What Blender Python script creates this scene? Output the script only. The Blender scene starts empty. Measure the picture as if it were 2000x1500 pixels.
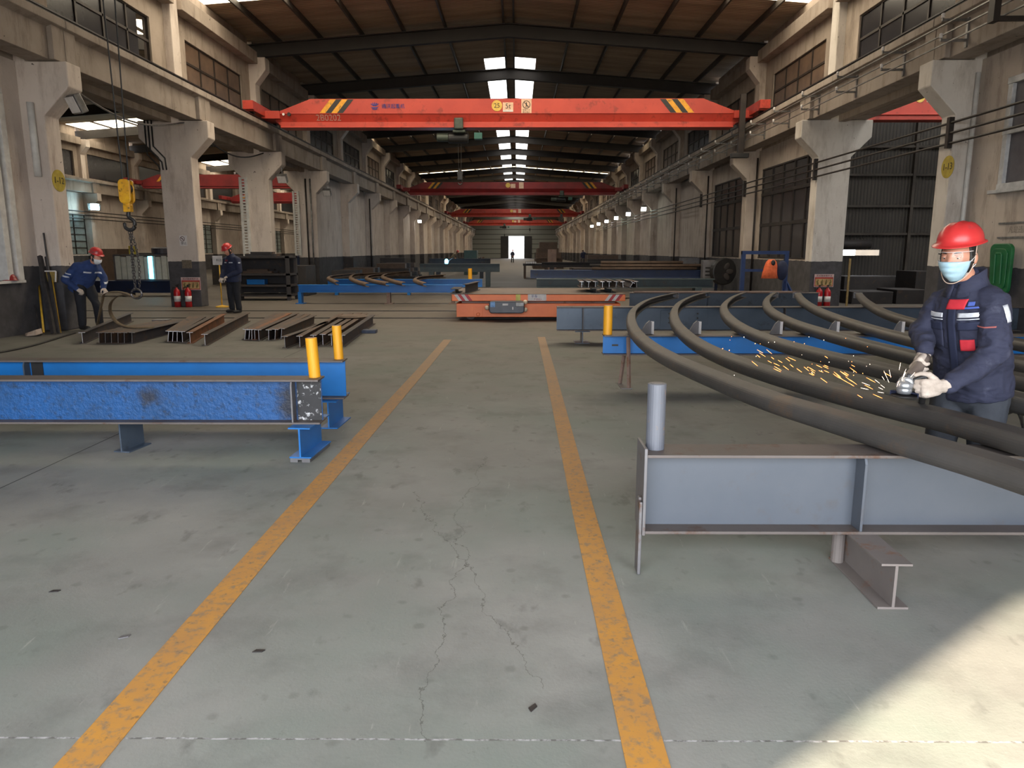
import bpy, math, random
from mathutils import Vector, Matrix, Euler, noise
random.seed(7)
scene = bpy.context.scene
COL = scene.collection
PI = math.pi
# ------------------------------------------------------------------ camera
F, HY, VX, CH = 1420.0, 490.0, 1010.0, 1.5
PITCH = math.atan((750 - HY) / F)
YAW = math.atan((VX - 1000) / (F / math.cos(PITCH)))
cam_d = bpy.data.cameras.new('camera'); cam = bpy.data.objects.new('camera', cam_d); COL.objects.link(cam)
cam_d.sensor_fit = 'HORIZONTAL'; cam_d.sensor_width = 36.0; cam_d.lens = F / 2000 * 36.0
cam_d.clip_start = 0.05; cam_d.clip_end = 600
cam.location = (0, 0, CH); cam.rotation_euler = (PI/2 - PITCH, 0, YAW)
scene.camera = cam
_R = Euler((PI/2 - PITCH, 0, YAW)).to_matrix()
def ray(px, py): return _R @ Vector(((px-1000)/F, -(py-750)/F, -1.0))
def gz(px, py, z=0.0):
    d = ray(px, py); t = (z-CH)/d.z; return Vector((d.x*t, d.y*t, z))
def gy(px, py, Y):
    d = ray(px, py); t = Y/d.y; return Vector((d.x*t, Y, CH+d.z*t))
def gx(px, py, X):
    d = ray(px, py); t = X/d.x; return Vector((X, d.y*t, CH+d.z*t))
# ------------------------------------------------------------------ mesh builder
def frames(pts, up=Vector((0,0,1))):
    out = []
    n = len(pts)
    for i in range(n):
        a = pts[max(i-1,0)]; b = pts[min(i+1,n-1)]
        t = (b-a).normalized() if (b-a).length > 1e-9 else Vector((0,1,0))
        u = up if abs(t.dot(up)) < 0.97 else Vector((1,0,0))
        s = t.cross(u).normalized(); w = s.cross(t).normalized()
        out.append((s, w, t))
    return out
class MB:
    def __init__(s): s.v=[]; s.f=[]; s.m=[]
    def add(s, vs, fs, mi=0):
        o=len(s.v); s.v += [tuple(v) for v in vs]
        for f in fs: s.f.append([i+o for i in f]); s.m.append(mi)
        return s
    def box(s, x0,x1,y0,y1,z0,z1, mi=0, M=None):
        vs=[Vector((x,y,z)) for z in (z0,z1) for y in (y0,y1) for x in (x0,x1)]
        if M is not None: vs=[M@v for v in vs]
        return s.add(vs,[(0,2,3,1),(4,5,7,6),(0,1,5,4),(2,6,7,3),(0,4,6,2),(1,3,7,5)],mi)
    def bc(s, c, d, rot=None, mi=0):
        M = Matrix.Translation(Vector(c))
        if rot is not None: M = M @ Euler(rot).to_matrix().to_4x4()
        return s.box(-d[0]/2,d[0]/2,-d[1]/2,d[1]/2,-d[2]/2,d[2]/2,mi,M)
    def ext(s, poly, axis, a, b, mi=0, M=None):
        # extrude a counter-clockwise 2d polygon along an axis
        def P(p,t):
            if axis=='x': v=Vector((t,p[0],p[1]))
            elif axis=='y': v=Vector((p[0],t,p[1]))
            else: v=Vector((p[0],p[1],t))
            return M@v if M is not None else v
        n=len(poly)
        vs=[P(p,a) for p in poly]+[P(p,b) for p in poly]
        fs=[tuple(range(n)),tuple(range(2*n-1,n-1,-1))]
        for i in range(n):
            j=(i+1)%n; fs.append((i,i+n,j+n,j))
        return s.add(vs,fs,mi)
    def tube(s, pts, r, seg=10, mi=0, cap=True, up=Vector((0,0,1))):
        pts=[Vector(p) for p in pts]; n=len(pts)
        rs = r if isinstance(r,(list,tuple)) else [r]*n
        fr=frames(pts,up); vs=[]
        for i,p in enumerate(pts):
            a,b,_=fr[i]
            for k in range(seg):
                t=2*PI*k/seg; vs.append(p+(a*math.cos(t)+b*math.sin(t))*rs[i])
        fs=[]
        for i in range(n-1):
            for k in range(seg):
                k2=(k+1)%seg; fs.append((i*seg+k,(i+1)*seg+k,(i+1)*seg+k2,i*seg+k2))
        if cap:
            fs.append(tuple(range(seg))); fs.append(tuple(range((n-1)*seg+seg-1,(n-1)*seg-1,-1)))
        return s.add(vs,fs,mi)
    def caps(s, pts, rs, seg=12, mi=0):
        # tapered limb with rounded ends
        pts=[Vector(p) for p in pts]
        d0=(pts[0]-pts[1]).normalized(); d1=(pts[-1]-pts[-2]).normalized()
        P=[];R=[]
        for a in (80,55,30): P.append(pts[0]+d0*rs[0]*math.sin(math.radians(a))); R.append(rs[0]*math.cos(math.radians(a)))
        P+=pts; R+=list(rs)
        for a in (30,55,80): P.append(pts[-1]+d1*rs[-1]*math.sin(math.radians(a))); R.append(rs[-1]*math.cos(math.radians(a)))
        return s.tube(P,R,seg,mi)
    def lathe(s, prof, c=(0,0,0), seg=16, mi=0, M=None, sx=1.0, sy=1.0):
        vs=[]; c=Vector(c)
        for r,z in prof:
            for k in range(seg):
                t=2*PI*k/seg; v=Vector((r*math.cos(t)*sx,r*math.sin(t)*sy,z))
                vs.append((M@v if M is not None else v)+c)
        n=len(prof); fs=[]
        for i in range(n-1):
            for k in range(seg):
                k2=(k+1)%seg; fs.append((i*seg+k,i*seg+k2,(i+1)*seg+k2,(i+1)*seg+k))
        fs.append(tuple(range(seg-1,-1,-1))); fs.append(tuple(range((n-1)*seg,n*seg)))
        return s.add(vs,fs,mi)
    def ball(s, c, r, seg=14, rings=9, mi=0, M=None):
        r = r if isinstance(r,(list,tuple)) else (r,r,r); c=Vector(c)
        vs=[];fs=[]
        for i in range(rings+1):
            a=-PI/2+PI*i/rings
            for k in range(seg):
                t=2*PI*k/seg; v=Vector((r[0]*math.cos(a)*math.cos(t),r[1]*math.cos(a)*math.sin(t),r[2]*math.sin(a)))
                vs.append((M@v if M is not None else v)+c)
        for i in range(rings):
            for k in range(seg):
                k2=(k+1)%seg; fs.append((i*seg+k,i*seg+k2,(i+1)*seg+k2,(i+1)*seg+k))
        return s.add(vs,fs,mi)
    def sweep(s, pts, prof, mi=0, up=Vector((0,0,1)), cap=True):
        pts=[Vector(p) for p in pts]; fr=frames(pts,up); n=len(pts); m=len(prof); vs=[]
        for i,p in enumerate(pts):
            a,b,_=fr[i]
            for (u,w) in prof: vs.append(p+a*u+b*w)
        fs=[]
        for i in range(n-1):
            for k in range(m):
                k2=(k+1)%m; fs.append((i*m+k,(i+1)*m+k,(i+1)*m+k2,i*m+k2))
        if cap:
            fs.append(tuple(range(m))); fs.append(tuple(range((n-1)*m+m-1,(n-1)*m-1,-1)))
        return s.add(vs,fs,mi)
    def loft(s, rings, mi=0, cap=True):
        n=len(rings); m=len(rings[0]); vs=[p for r in rings for p in r]; fs=[]
        for i in range(n-1):
            for k in range(m):
                k2=(k+1)%m; fs.append((i*m+k,i*m+k2,(i+1)*m+k2,(i+1)*m+k))
        if cap:
            fs.append(tuple(range(m-1,-1,-1))); fs.append(tuple(range((n-1)*m,n*m)))
        return s.add(vs,fs,mi)
    def grid(s, P, nu, nv, mi=0, thick=None):
        # P(i,j) -> (point, normal or None); with thick it becomes a closed slab
        vs=[];fs=[]
        for i in range(nu+1):
            for j in range(nv+1): vs.append(P(i/nu,j/nv))
        W=nv+1
        for i in range(nu):
            for j in range(nv): fs.append((i*W+j,(i+1)*W+j,(i+1)*W+j+1,i*W+j+1))
        return s.add(vs,fs,mi)
    def mesh(s, name, mats, smooth=False):
        me=bpy.data.meshes.new(name); me.from_pydata(s.v,[],s.f)
        for m in (mats if isinstance(mats,(list,tuple)) else [mats]): me.materials.append(m)
        me.polygons.foreach_set('material_index', s.m)
        if smooth: me.polygons.foreach_set('use_smooth',[True]*len(me.polygons))
        me.update(); return me
    def build(s, name, mats, parent=None, smooth=False, bevel=0.0, loc=None, rot=None, seg=2):
        o=bpy.data.objects.new(name, s.mesh(name,mats,smooth)); COL.objects.link(o)
        if parent is not None: o.parent=parent
        if loc is not None: o.location=loc
        if rot is not None: o.rotation_euler=rot
        if bevel>0:
            b=o.modifiers.new('bevel','BEVEL'); b.width=bevel; b.segments=seg; b.limit_method='ANGLE'; b.angle_limit=math.radians(40)
        return o
def tag(o, label=None, cat=None, group=None, kind=None):
    if label: o['label']=label
    if cat: o['category']=cat
    if group: o['group']=group
    if kind: o['kind']=kind
    return o
def thing(name, label, cat, loc=(0,0,0), rz=0.0, group=None, rot=None):
    o=bpy.data.objects.new(name,None); COL.objects.link(o); o.empty_display_size=0.1
    o.location=loc; o.rotation_euler = rot if rot is not None else (0,0,rz)
    return tag(o,label,cat,group)
def struct(mb, name, mat, label=None, cat=None, smooth=False, bevel=0.0, group=None):
    return tag(mb.build(name,mat,smooth=smooth,bevel=bevel),label,cat,group,'structure')
def kids(o): return [c for c in bpy.data.objects if c.parent==o]
def dup(o, loc=None, rot=None, label=None, group=None, parent=None):
    c=o.copy(); COL.objects.link(c)
    if parent is not None: c.parent=parent
    if loc is not None: c.location=loc
    if rot is not None: c.rotation_euler=rot
    if label: c['label']=label
    if group: c['group']=group
    for k in kids(o): dup(k,parent=c)
    return c
def catmull(pts, n=8):
    pts=[Vector(p) for p in pts]; P=[pts[0]*2-pts[1]]+pts+[pts[-1]*2-pts[-2]]; out=[]
    for i in range(1,len(P)-2):
        p0,p1,p2,p3=P[i-1:i+3]
        for k in range(n):
            t=k/n
            out.append(0.5*((2*p1)+(p2-p0)*t+(2*p0-5*p1+4*p2-p3)*t*t+(3*p1-p0-3*p2+p3)*t**3))
    out.append(pts[-1]); return out
def text_mesh(txt, size, mat, name, parent=None, loc=(0,0,0), rot=(0,0,0), depth=0.001, align='CENTER', sx=1.0):
    cu=bpy.data.curves.new(name,'FONT'); cu.body=txt; cu.size=size; cu.extrude=depth; cu.align_x=align; cu.align_y='CENTER'
    cu.resolution_u=3
    t=bpy.data.objects.new(name,cu); COL.objects.link(t)
    dg=bpy.context.evaluated_depsgraph_get(); dg.update()
    me=bpy.data.meshes.new_from_object(t.evaluated_get(dg)); bpy.data.objects.remove(t)
    me.materials.clear(); me.materials.append(mat)
    o=bpy.data.objects.new(name,me); COL.objects.link(o)
    if parent is not None: o.parent=parent
    o.location=loc; o.rotation_euler=rot; o.scale=(sx,1,1)
    return o
def remeshed(mb, name, mat, voxel, parent=None, iters=4, smooth=True, disp=None):
    o=mb.build(name,mat,smooth=True)
    r=o.modifiers.new('r','REMESH'); r.mode='VOXEL'; r.voxel_size=voxel; r.use_smooth_shade=True
    if iters:
        sm=o.modifiers.new('s','SMOOTH'); sm.iterations=iters; sm.factor=0.5
    dg=bpy.context.evaluated_depsgraph_get(); dg.update()
    me=bpy.data.meshes.new_from_object(o.evaluated_get(dg)); old=o.data
    o.modifiers.clear(); o.data=me; bpy.data.meshes.remove(old)
    if disp is not None:
        me.update(); ns=[v.normal.copy() for v in me.vertices]
        for v,n in zip(me.vertices,ns): v.co += n*disp(v.co)
        me.update()
    me.polygons.foreach_set('use_smooth',[True]*len(me.polygons))
    if parent is not None: o.parent=parent
    return o
# ------------------------------------------------------------------ materials
def lin(c):
    return tuple(((x/255)/12.92 if x/255<=0.04045 else (((x/255)+0.055)/1.055)**2.4) for x in c)+(1.0,)
class NT:
    def __init__(s, m):
        s.t=m.node_tree; s.n=s.t.nodes; s.l=s.t.links; s.n.clear()
        s.out=s.n.new('ShaderNodeOutputMaterial'); s.b=s.n.new('ShaderNodeBsdfPrincipled'); s.l.new(s.b.outputs[0],s.out.inputs[0])
        s.tc=s.n.new('ShaderNodeTexCoord')
    def lk(s,a,b): s.l.new(a,b)
    def map(s, scale=(1,1,1), loc=(0,0,0), rot=(0,0,0), src='Object'):
        m=s.n.new('ShaderNodeMapping'); m.inputs['Scale'].default_value=scale; m.inputs['Location'].default_value=loc; m.inputs['Rotation'].default_value=rot
        s.lk(s.tc.outputs[src],m.inputs[0]); return m.outputs[0]
    def noise(s, vec, scale, detail=4, rough=0.55, dist=0.0):
        n=s.n.new('ShaderNodeTexNoise'); n.inputs['Scale'].default_value=scale; n.inputs['Detail'].default_value=detail
        n.inputs['Roughness'].default_value=rough; n.inputs['Distortion'].default_value=dist
        s.lk(vec,n.inputs['Vector']); return n.outputs['Fac']
    def vor(s, vec, scale, feature='F1', out='Distance'):
        n=s.n.new('ShaderNodeTexVoronoi'); n.feature=feature; n.inputs['Scale'].default_value=scale; s.lk(vec,n.inputs['Vector']); return n.outputs[out]
    def wave(s, vec, scale, dist=0, bands='X'):
        n=s.n.new('ShaderNodeTexWave'); n.bands_direction=bands; n.inputs['Scale'].default_value=scale; n.inputs['Distortion'].default_value=dist
        s.lk(vec,n.inputs['Vector']); return n.outputs['Fac']
    def ramp(s, fac, a, b, ca=(0,0,0,1), cb=(1,1,1,1)):
        n=s.n.new('ShaderNodeValToRGB'); e=n.color_ramp.elements; e[0].position=a; e[0].color=ca; e[1].position=b; e[1].color=cb
        s.lk(fac,n.inputs[0]); return n.outputs[0]
    def mix(s, fac, a, b, blend='MIX'):
        n=s.n.new('ShaderNodeMix'); n.data_type='RGBA'; n.blend_type=blend
        for i,v in ((0,fac),(6,a),(7,b)):
            if isinstance(v,(int,float,tuple)): n.inputs[i].default_value=v
            else: s.lk(v,n.inputs[i])
        return n.outputs[2]
    def math(s, op, a, b=0.0):
        n=s.n.new('ShaderNodeMath'); n.operation=op
        for i,v in ((0,a),(1,b)):
            if isinstance(v,(int,float)): n.inputs[i].default_value=v
            else: s.lk(v,n.inputs[i])
        return n.outputs[0]
    def sep(s, vec):
        n=s.n.new('ShaderNodeSeparateXYZ'); s.lk(vec,n.inputs[0]); return n.outputs
    def bump(s, h, strength=0.3, dist=0.02):
        n=s.n.new('ShaderNodeBump'); n.inputs['Strength'].default_value=strength; n.inputs['Distance'].default_value=dist
        s.lk(h,n.inputs['Height']); s.lk(n.outputs[0],s.b.inputs['Normal'])
    def set(s, **k):
        for n,v in k.items():
            i=s.b.inputs[n.replace('_',' ')]
            if isinstance(v,(int,float,tuple)): i.default_value=v
            else: s.lk(v,i)
def newmat(name):
    m=bpy.data.materials.new(name); m.use_nodes=True; return m,NT(m)
def pm(name, c1, c2=None, scale=3.0, rough=0.6, metal=0.0, bump=0.0, bscale=30.0, stretch=(1,1,1), lo=0.35, hi=0.65, spots=None, sscale=6.0, rnd=0.0, spec=0.5, bdist=0.01):
    """two-tone noise paint/metal with optional third spot colour"""
    m,t=newmat(name); v=t.map(stretch)
    c=lin(c1)
    if c2 is not None:
        c=t.mix(t.ramp(t.noise(v,scale,5,0.6),lo,hi),lin(c1),lin(c2))
    if spots is not None:
        c=t.mix(t.ramp(t.noise(t.map(stretch,(5,3,1)),sscale,6,0.65),0.56,0.66),c,lin(spots))
    if rnd>0:
        oi=t.n.new('ShaderNodeObjectInfo'); k=t.math('MULTIPLY_ADD',oi.outputs['Random'],rnd)
        k.node.inputs[2].default_value=1-rnd/2
        hs=t.n.new('ShaderNodeHueSaturation'); t.lk(k,hs.inputs['Value'])
        if isinstance(c,tuple): hs.inputs['Color'].default_value=c
        else: t.lk(c,hs.inputs['Color'])
        c=hs.outputs[0]
    t.set(Base_Color=c,Roughness=rough,Metallic=metal)
    t.b.inputs['Specular IOR Level'].default_value=spec
    if bump>0: t.bump(t.noise(v,bscale,5,0.6),bump,bdist)
    return m
def emis(name, col, strength):
    m=bpy.data.materials.new(name); m.use_nodes=True; n=m.node_tree.nodes; n.clear()
    o=n.new('ShaderNodeOutputMaterial'); e=n.new('ShaderNodeEmission'); e.inputs[0].default_value=lin(col); e.inputs[1].default_value=strength
    m.node_tree.links.new(e.outputs[0],o.inputs[0]); return m
# ================================================================== materials of the place
def plaster(name, c1, c2, dirt, dado=None, dz=1.22, grain=0.25):
    m,t=newmat(name); v=t.map()
    c=t.mix(t.ramp(t.noise(v,0.9,6,0.6),0.35,0.7),lin(c1),lin(c2))
    c=t.mix(t.math('MULTIPLY',t.ramp(t.noise(t.map((2.2,2.2,0.5)),1.6,7,0.7),0.50,0.72),0.7),c,lin(dirt))
    c=t.mix(t.ramp(t.noise(t.map((1,1,1),(9,2,4)),9,3,0.7),0.70,0.74),c,lin(tuple(x*0.55 for x in dirt)))
    if dado:
        z=t.sep(v)[2]; e=t.math('ADD',z,t.math('MULTIPLY',t.math('SUBTRACT',t.noise(v,5,3),0.5),0.05))
        dd=t.mix(t.ramp(t.noise(v,3.5,6,0.65),0.4,0.75),lin(dado),lin(tuple(x*1.35 for x in dado)))
        c=t.mix(t.math('LESS_THAN',e,dz),c,dd)
    t.set(Base_Color=c,Roughness=0.85); t.bump(t.noise(v,22,5,0.65),grain,0.02); return m
DADO=(62,60,62)
M_plL=plaster('plaster_left',(206,194,184),(186,173,163),(140,122,110),DADO)
M_plR=plaster('plaster_right',(190,178,166),(168,154,142),(116,100,88),DADO)
M_white=plaster('whitewash',(205,198,190),(186,178,170),(140,128,116),DADO)
M_conc=plaster('runway_concrete',(160,148,138),(136,124,114),(92,80,71))
M_upper=plaster('upper_plaster',(164,150,137),(140,127,115),(96,82,71))
M_jamb=pm('white_jamb_paint',(208,205,200),(186,182,178),6,0.7,bump=0.1)
M_roof,t=newmat('roof_sheet')
v=t.map(); w=t.wave(v,2.2,0.0,'Y')
c=t.mix(t.ramp(t.noise(t.map((0.3,2,1)),1.2,5),0.35,0.7),lin((180,157,130)),lin((142,122,101)))
c=t.mix(t.math('MULTIPLY',w,0.12),c,lin((60,52,45)))
t.set(Base_Color=c,Roughness=0.75); t.bump(w,0.6,0.04)
M_rafter=pm('rafter_steel',(46,40,36),(37,32,29),2,0.7,0.0)
M_purlin=pm('purlin_steel',(78,72,66),(60,54,50),3,0.55,0.3)
M_sky_warm=emis('skylight_sheet',(255,240,212),3.0)
M_sky_far=emis('far_skylight_sheet',(255,236,200),3.0)
M_sky_cool=emis('ridge_skylight_sheet',(240,240,236),2.6)
M_track=pm('track_steel',(58,54,54),(40,38,38),6,0.5,0.5)
M_shed_fill=emis('shed_fill_sheet',(235,235,230),3.0)
M_cladding,t=newmat('steel_cladding')
v=t.map(); w=t.wave(v,2.6,0,'X')
c=t.mix(t.ramp(t.noise(v,0.5,5),0.35,0.7),lin((96,90,82)),lin((72,68,64)))
c=t.mix(t.math('MULTIPLY',t.ramp(w,0.0,0.25),0.6),lin((48,46,46)),c)
t.set(Base_Color=c,Roughness=0.6); t.bump(w,0.8,0.05)
M_endclad,t=newmat('end_wall_cladding')
v=t.map(); w=t.wave(v,0.33,0,'Z')
c=t.mix(t.ramp(w,0.02,0.10),lin((92,88,80)),lin((152,150,136)))
t.set(Base_Color=c,Roughness=0.6)
def glassy(name, c1, c2, rough):
    return pm(name,c1,c2,2.5,rough,0.0,bump=0.05,bscale=4,spec=0.4)
M_pane_brown=glassy('brown_dusty_glass',(112,92,76),(88,70,58),0.35)
M_pane_dark=glassy('dark_dusty_glass',(52,50,52),(38,36,40),0.25)
M_pane_grey=glassy('grey_screen_glass',(96,94,98),(78,76,82),0.45)
M_frame_dark=pm('dark_window_steel',(58,50,45),(44,38,35),5,0.6,0.2)
M_frame_white=pm('white_window_frame',(196,196,196),(160,160,162),5,0.55)
# floor: worn green-grey concrete, blotches, scratches, saw cuts and cracks
M_floor,t=newmat('worn_concrete')
v=t.map()
big=t.noise(v,0.55,6,0.6); mid=t.noise(t.map((1,1,1),(3,7,0)),2.3,7,0.62); fine=t.noise(v,26,5,0.7)
c=t.mix(t.ramp(big,0.36,0.66),lin((127,127,123)),lin((155,154,149)))
c=t.mix(t.math('MULTIPLY',t.ramp(t.noise(t.map((1,1,1),(11,3,0)),0.8,5,0.6),0.42,0.66),0.7),c,lin((124,134,126)))
c=t.mix(t.math('MULTIPLY',t.ramp(mid,0.5,0.75),0.5),c,lin((92,90,88)))
c=t.mix(t.math('MULTIPLY',t.ramp(t.noise(t.map((1,0.55,1),(5,1,0),(0,0,0.5)),5.5,4,0.6),0.62,0.70),0.4),c,lin((84,82,80)))
c=t.mix(t.math('MULTIPLY',t.ramp(t.noise(t.map((7,0.7,1),(0,0,0),(0,0,0.35)),3,5,0.7),0.64,0.70),0.35),c,lin((178,176,168)))
sp=t.vor(t.map((1,1,1),(2,5,0)),5.0); n2=t.math('ADD',sp,t.math('MULTIPLY',t.noise(v,14,4),0.22))
c=t.mix(t.math('MULTIPLY',t.math('SUBTRACT',1.0,t.ramp(n2,0.17,0.25)),0.28),c,lin((78,78,74)))
c=t.mix(t.math('MULTIPLY',t.ramp(fine,0.62,0.7),0.22),c,lin((70,68,66)))
# bays further in are dustier and browner
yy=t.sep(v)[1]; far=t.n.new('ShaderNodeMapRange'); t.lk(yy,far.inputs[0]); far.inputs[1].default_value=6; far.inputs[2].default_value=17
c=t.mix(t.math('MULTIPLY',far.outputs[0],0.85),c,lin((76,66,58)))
s=t.sep(v)
def line(coord,off,wd,wob=0.0,ws=3.0):
    a=t.math('SUBTRACT',coord,off)
    if wob: a=t.math('ADD',a,t.math('MULTIPLY',t.math('SUBTRACT',t.noise(v,ws,6,0.65),0.5),wob))
    return t.math('LESS_THAN',t.math('ABSOLUTE',a),wd)
crack=t.math('MULTIPLY',line(s[0],-0.30,0.0019,0.42,1.7),t.math('MULTIPLY',t.math('GREATER_THAN',s[1],2.02),t.math('LESS_THAN',s[1],5.2)))
c=t.mix(t.math('MULTIPLY',crack,0.5),c,lin((58,54,50)))
crack2=t.math('MULTIPLY',line(t.math('ADD',s[0],t.math('MULTIPLY',s[1],0.35)),0.9,0.0022,0.6,1.3),t.math('MULTIPLY',t.math('GREATER_THAN',s[1],2.3),t.math('LESS_THAN',s[1],4.4)))
c=t.mix(t.math('MULTIPLY',crack2,0.5),c,lin((66,62,58)))
cut=line(s[1],2.03,0.004,0.012,9)
c=t.mix(cut,c,t.mix(t.ramp(t.noise(v,30,3),0.42,0.58),lin((104,102,100)),lin((180,178,180))))
dg_=line(s[0],-3.32,0.006,0.0)
c=t.mix(t.math('MULTIPLY',dg_,0.85),c,lin((48,46,46)))
t.set(Base_Color=c,Roughness=t.mix(t.ramp(big,0.3,0.7),(0.62,)*3+(1,),(0.8,)*3+(1,)))
t.b.inputs['Specular IOR Level'].default_value=0.35
t.bump(t.noise(v,60,5,0.7),0.12,0.01)
M_line,t=newmat('worn_yellow_line')
v=t.map()
c=t.mix(t.ramp(t.noise(v,4,6,0.6),0.3,0.7),lin((200,142,58)),lin((178,130,74)))
c=t.mix(t.math('MULTIPLY',t.ramp(t.noise(v,24,6,0.72),0.50,0.66),0.75),c,lin((120,113,102)))
c=t.mix(t.math('MULTIPLY',t.ramp(t.noise(t.map((1,1,1),(3,3,0)),26,4,0.7),0.6,0.68),0.6),c,lin((96,86,72)))
fy=t.n.new('ShaderNodeMapRange'); t.lk(t.sep(v)[1],fy.inputs[0]); fy.inputs[1].default_value=3.0; fy.inputs[2].default_value=10.0; fy.inputs[3].default_value=0.0; fy.inputs[4].default_value=0.62
c=t.mix(fy.outputs[0],c,lin((134,122,110)))
t.set(Base_Color=c,Roughness=0.7)
M_ground=pm('outside_concrete',(190,188,182),(170,168,162),0.5,0.9)
# ================================================================== setting
Y0,BAY,NB=13.82,6.05,22
XL,XR=-8.6,7.9
XC=-0.3
YE=149.0; YB=-3.0
def Yk(k): return Y0+BAY*k
mb=MB().box(-44,26,YB-0.2,YE+0.2,-0.3,0.0); struct(mb,'floor',M_floor,'worn grey green concrete workshop floor','floor')
mb=MB().box(-120,120,YE+0.2,YE+140,-0.32,-0.02).box(-120,120,YB-90,YB-0.2,-0.32,-0.02); struct(mb,'ground',M_ground,'pale concrete yard outside the hall ends','ground')
def strip(pts,w,name,label):
    mb=MB(); n=len(pts); vs=[]
    for i,(x,y) in enumerate(pts):
        for dx in (-w/2,w/2):
            for z in (0.0,0.003): vs.append((x+dx,y,z))
    fs=[]
    for i in range(n-1):
        a=i*4; b=a+4
        fs += [(a+1,b+1,b+3,a+3),(a,b,b+1,a+1),(a+2,a+3,b+3,b+2)]
    mb.add(vs,fs); struct(mb,name,M_line,label,'floor marking')
strip([(-1.30,1.3),(-1.29,4.0),(-1.22,9.0),(-1.19,12.4)],0.135,'trim_1','worn yellow floor line on the left of the walkway')
strip([(0.39,1.3),(0.39,4.0),(0.42,9.0),(0.43,12.8)],0.13,'trim_2','worn yellow floor line on the right of the walkway')
for i,y in enumerate((16.45,18.45)):
    mb=MB().box(-22,7.6,y-0.09,y-0.035,0.0,0.004).box(-22,7.6,y-0.035,y+0.035,0.0,0.012).box(-22,7.6,y+0.035,y+0.09,0.0,0.004)
    struct(mb,'trim_%d'%(3+i),M_track,('nearer' if i==0 else 'farther')+' flush steel cart track crossing the hall floor','track')
# --- columns
def mir(poly,s,x): # mirror an (x,z) profile to side s about column inner face x ; poly given as distance outwards
    p=[(x - s*a, z) for a,z in poly]
    return p if s<0 else p[::-1]
COLP=[(0,0),(0,3.92),(-0.5,4.42),(-0.5,4.85),(0.25,4.85),(0.25,7.05),(-0.12,7.5),(-0.12,7.9),(0.62,7.9),(0.62,4.85),(1.35,4.85),(1.35,4.42),(0.85,3.92),(0.85,0)]
COLQ=[(0,0),(0,3.92),(-0.5,4.42),(-0.5,4.85),(0.25,4.85),(0.25,8.05),(0.62,8.05),(0.62,4.85),(1.35,4.85),(1.35,4.42),(0.85,3.92),(0.85,0)]
def column(k,side,x,mat,label):
    # side -1: inner face looks to +X
    poly=[(x + (-1 if side<0 else 1)*a, z) for a,z in (COLQ if k==1 else COLP)]
    mb=MB().ext(poly,'y',Yk(k),Yk(k)+0.44)
    return struct(mb,'column',mat,label,'column',bevel=0.02,group='concrete columns along the hall')
ords=['nearest','second','third','fourth','fifth','sixth','seventh','eighth','ninth','tenth','eleventh','twelfth']
for k in range(-2,NB):
    nm = ords[k] if 0<=k<12 else ('hidden' if k<0 else 'distant')
    column(k,-1,XL,M_plL,'%s corbelled concrete column down the left side'%nm)
    column(k,1,XR,M_white if k in (0,1) else M_plR,'%s corbelled concrete column down the right side'%nm)
# --- runway beams, rails, eave beams
def rw(side,x,k,mat,nm):
    s=-side
    a,b=Yk(k)+0.25+0.01,Yk(k+1)+0.25-0.01
    def P(p): 
        q=[(x+s*u,z) for u,z in p]; return q if s>0 else q[::-1]
    mb=MB().ext(P([(-0.2,4.86),(0.26,4.86),(0.26,5.40),(0.42,5.46),(0.42,5.60),(-0.2,5.60)]),'y',a,b)
    for yy in (a,b-0.34):
        mb.ext(P([(0.26,4.86),(0.36,4.86),(0.36,5.45),(0.26,5.45)]),'y',yy,yy+0.34)
    return struct(mb,'beam',mat,'%s concrete crane runway beam'%nm,'runway beam',bevel=0.01,group='crane runway beams')
for k in range(-2,NB):
    rw(-1,XL,k,M_conc,'left'); rw(1,XR,k,M_conc,'right')
    if -1<=k<=4:
        mb=MB().ext([(XL-1.2,4.86),(XL-0.8,4.86),(XL-0.8,5.6),(XL-1.2,5.6)],'y',Yk(k)+0.26,Yk(k+1)+0.24)
        struct(mb,'beam',M_conc,'outer runway beam on the far side of the left columns','runway beam')
        mb=MB().ext([(XR+0.8,4.86),(XR+1.2,4.86),(XR+1.2,5.6),(XR+0.8,5.6)],'y',Yk(k)+0.26,Yk(k+1)+0.24)
        struct(mb,'beam',M_conc,'outer runway beam on the far side of the right columns','runway beam')
RXL,RXR=XL+0.3,XR-0.3
for i,x in enumerate((RXL,RXR)):
    mb=MB().box(x-0.05,x+0.05,YB+0.1,YE-0.1,5.6,5.62).box(x-0.012,x+0.012,YB+0.1,YE-0.1,5.62,5.68).box(x-0.03,x+0.03,YB+0.1,YE-0.1,5.68,5.71)
    struct(mb,'trim_%d'%(5+i),M_track,('left','right')[i]+' crane rail along the runway beam','crane rail')
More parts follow.
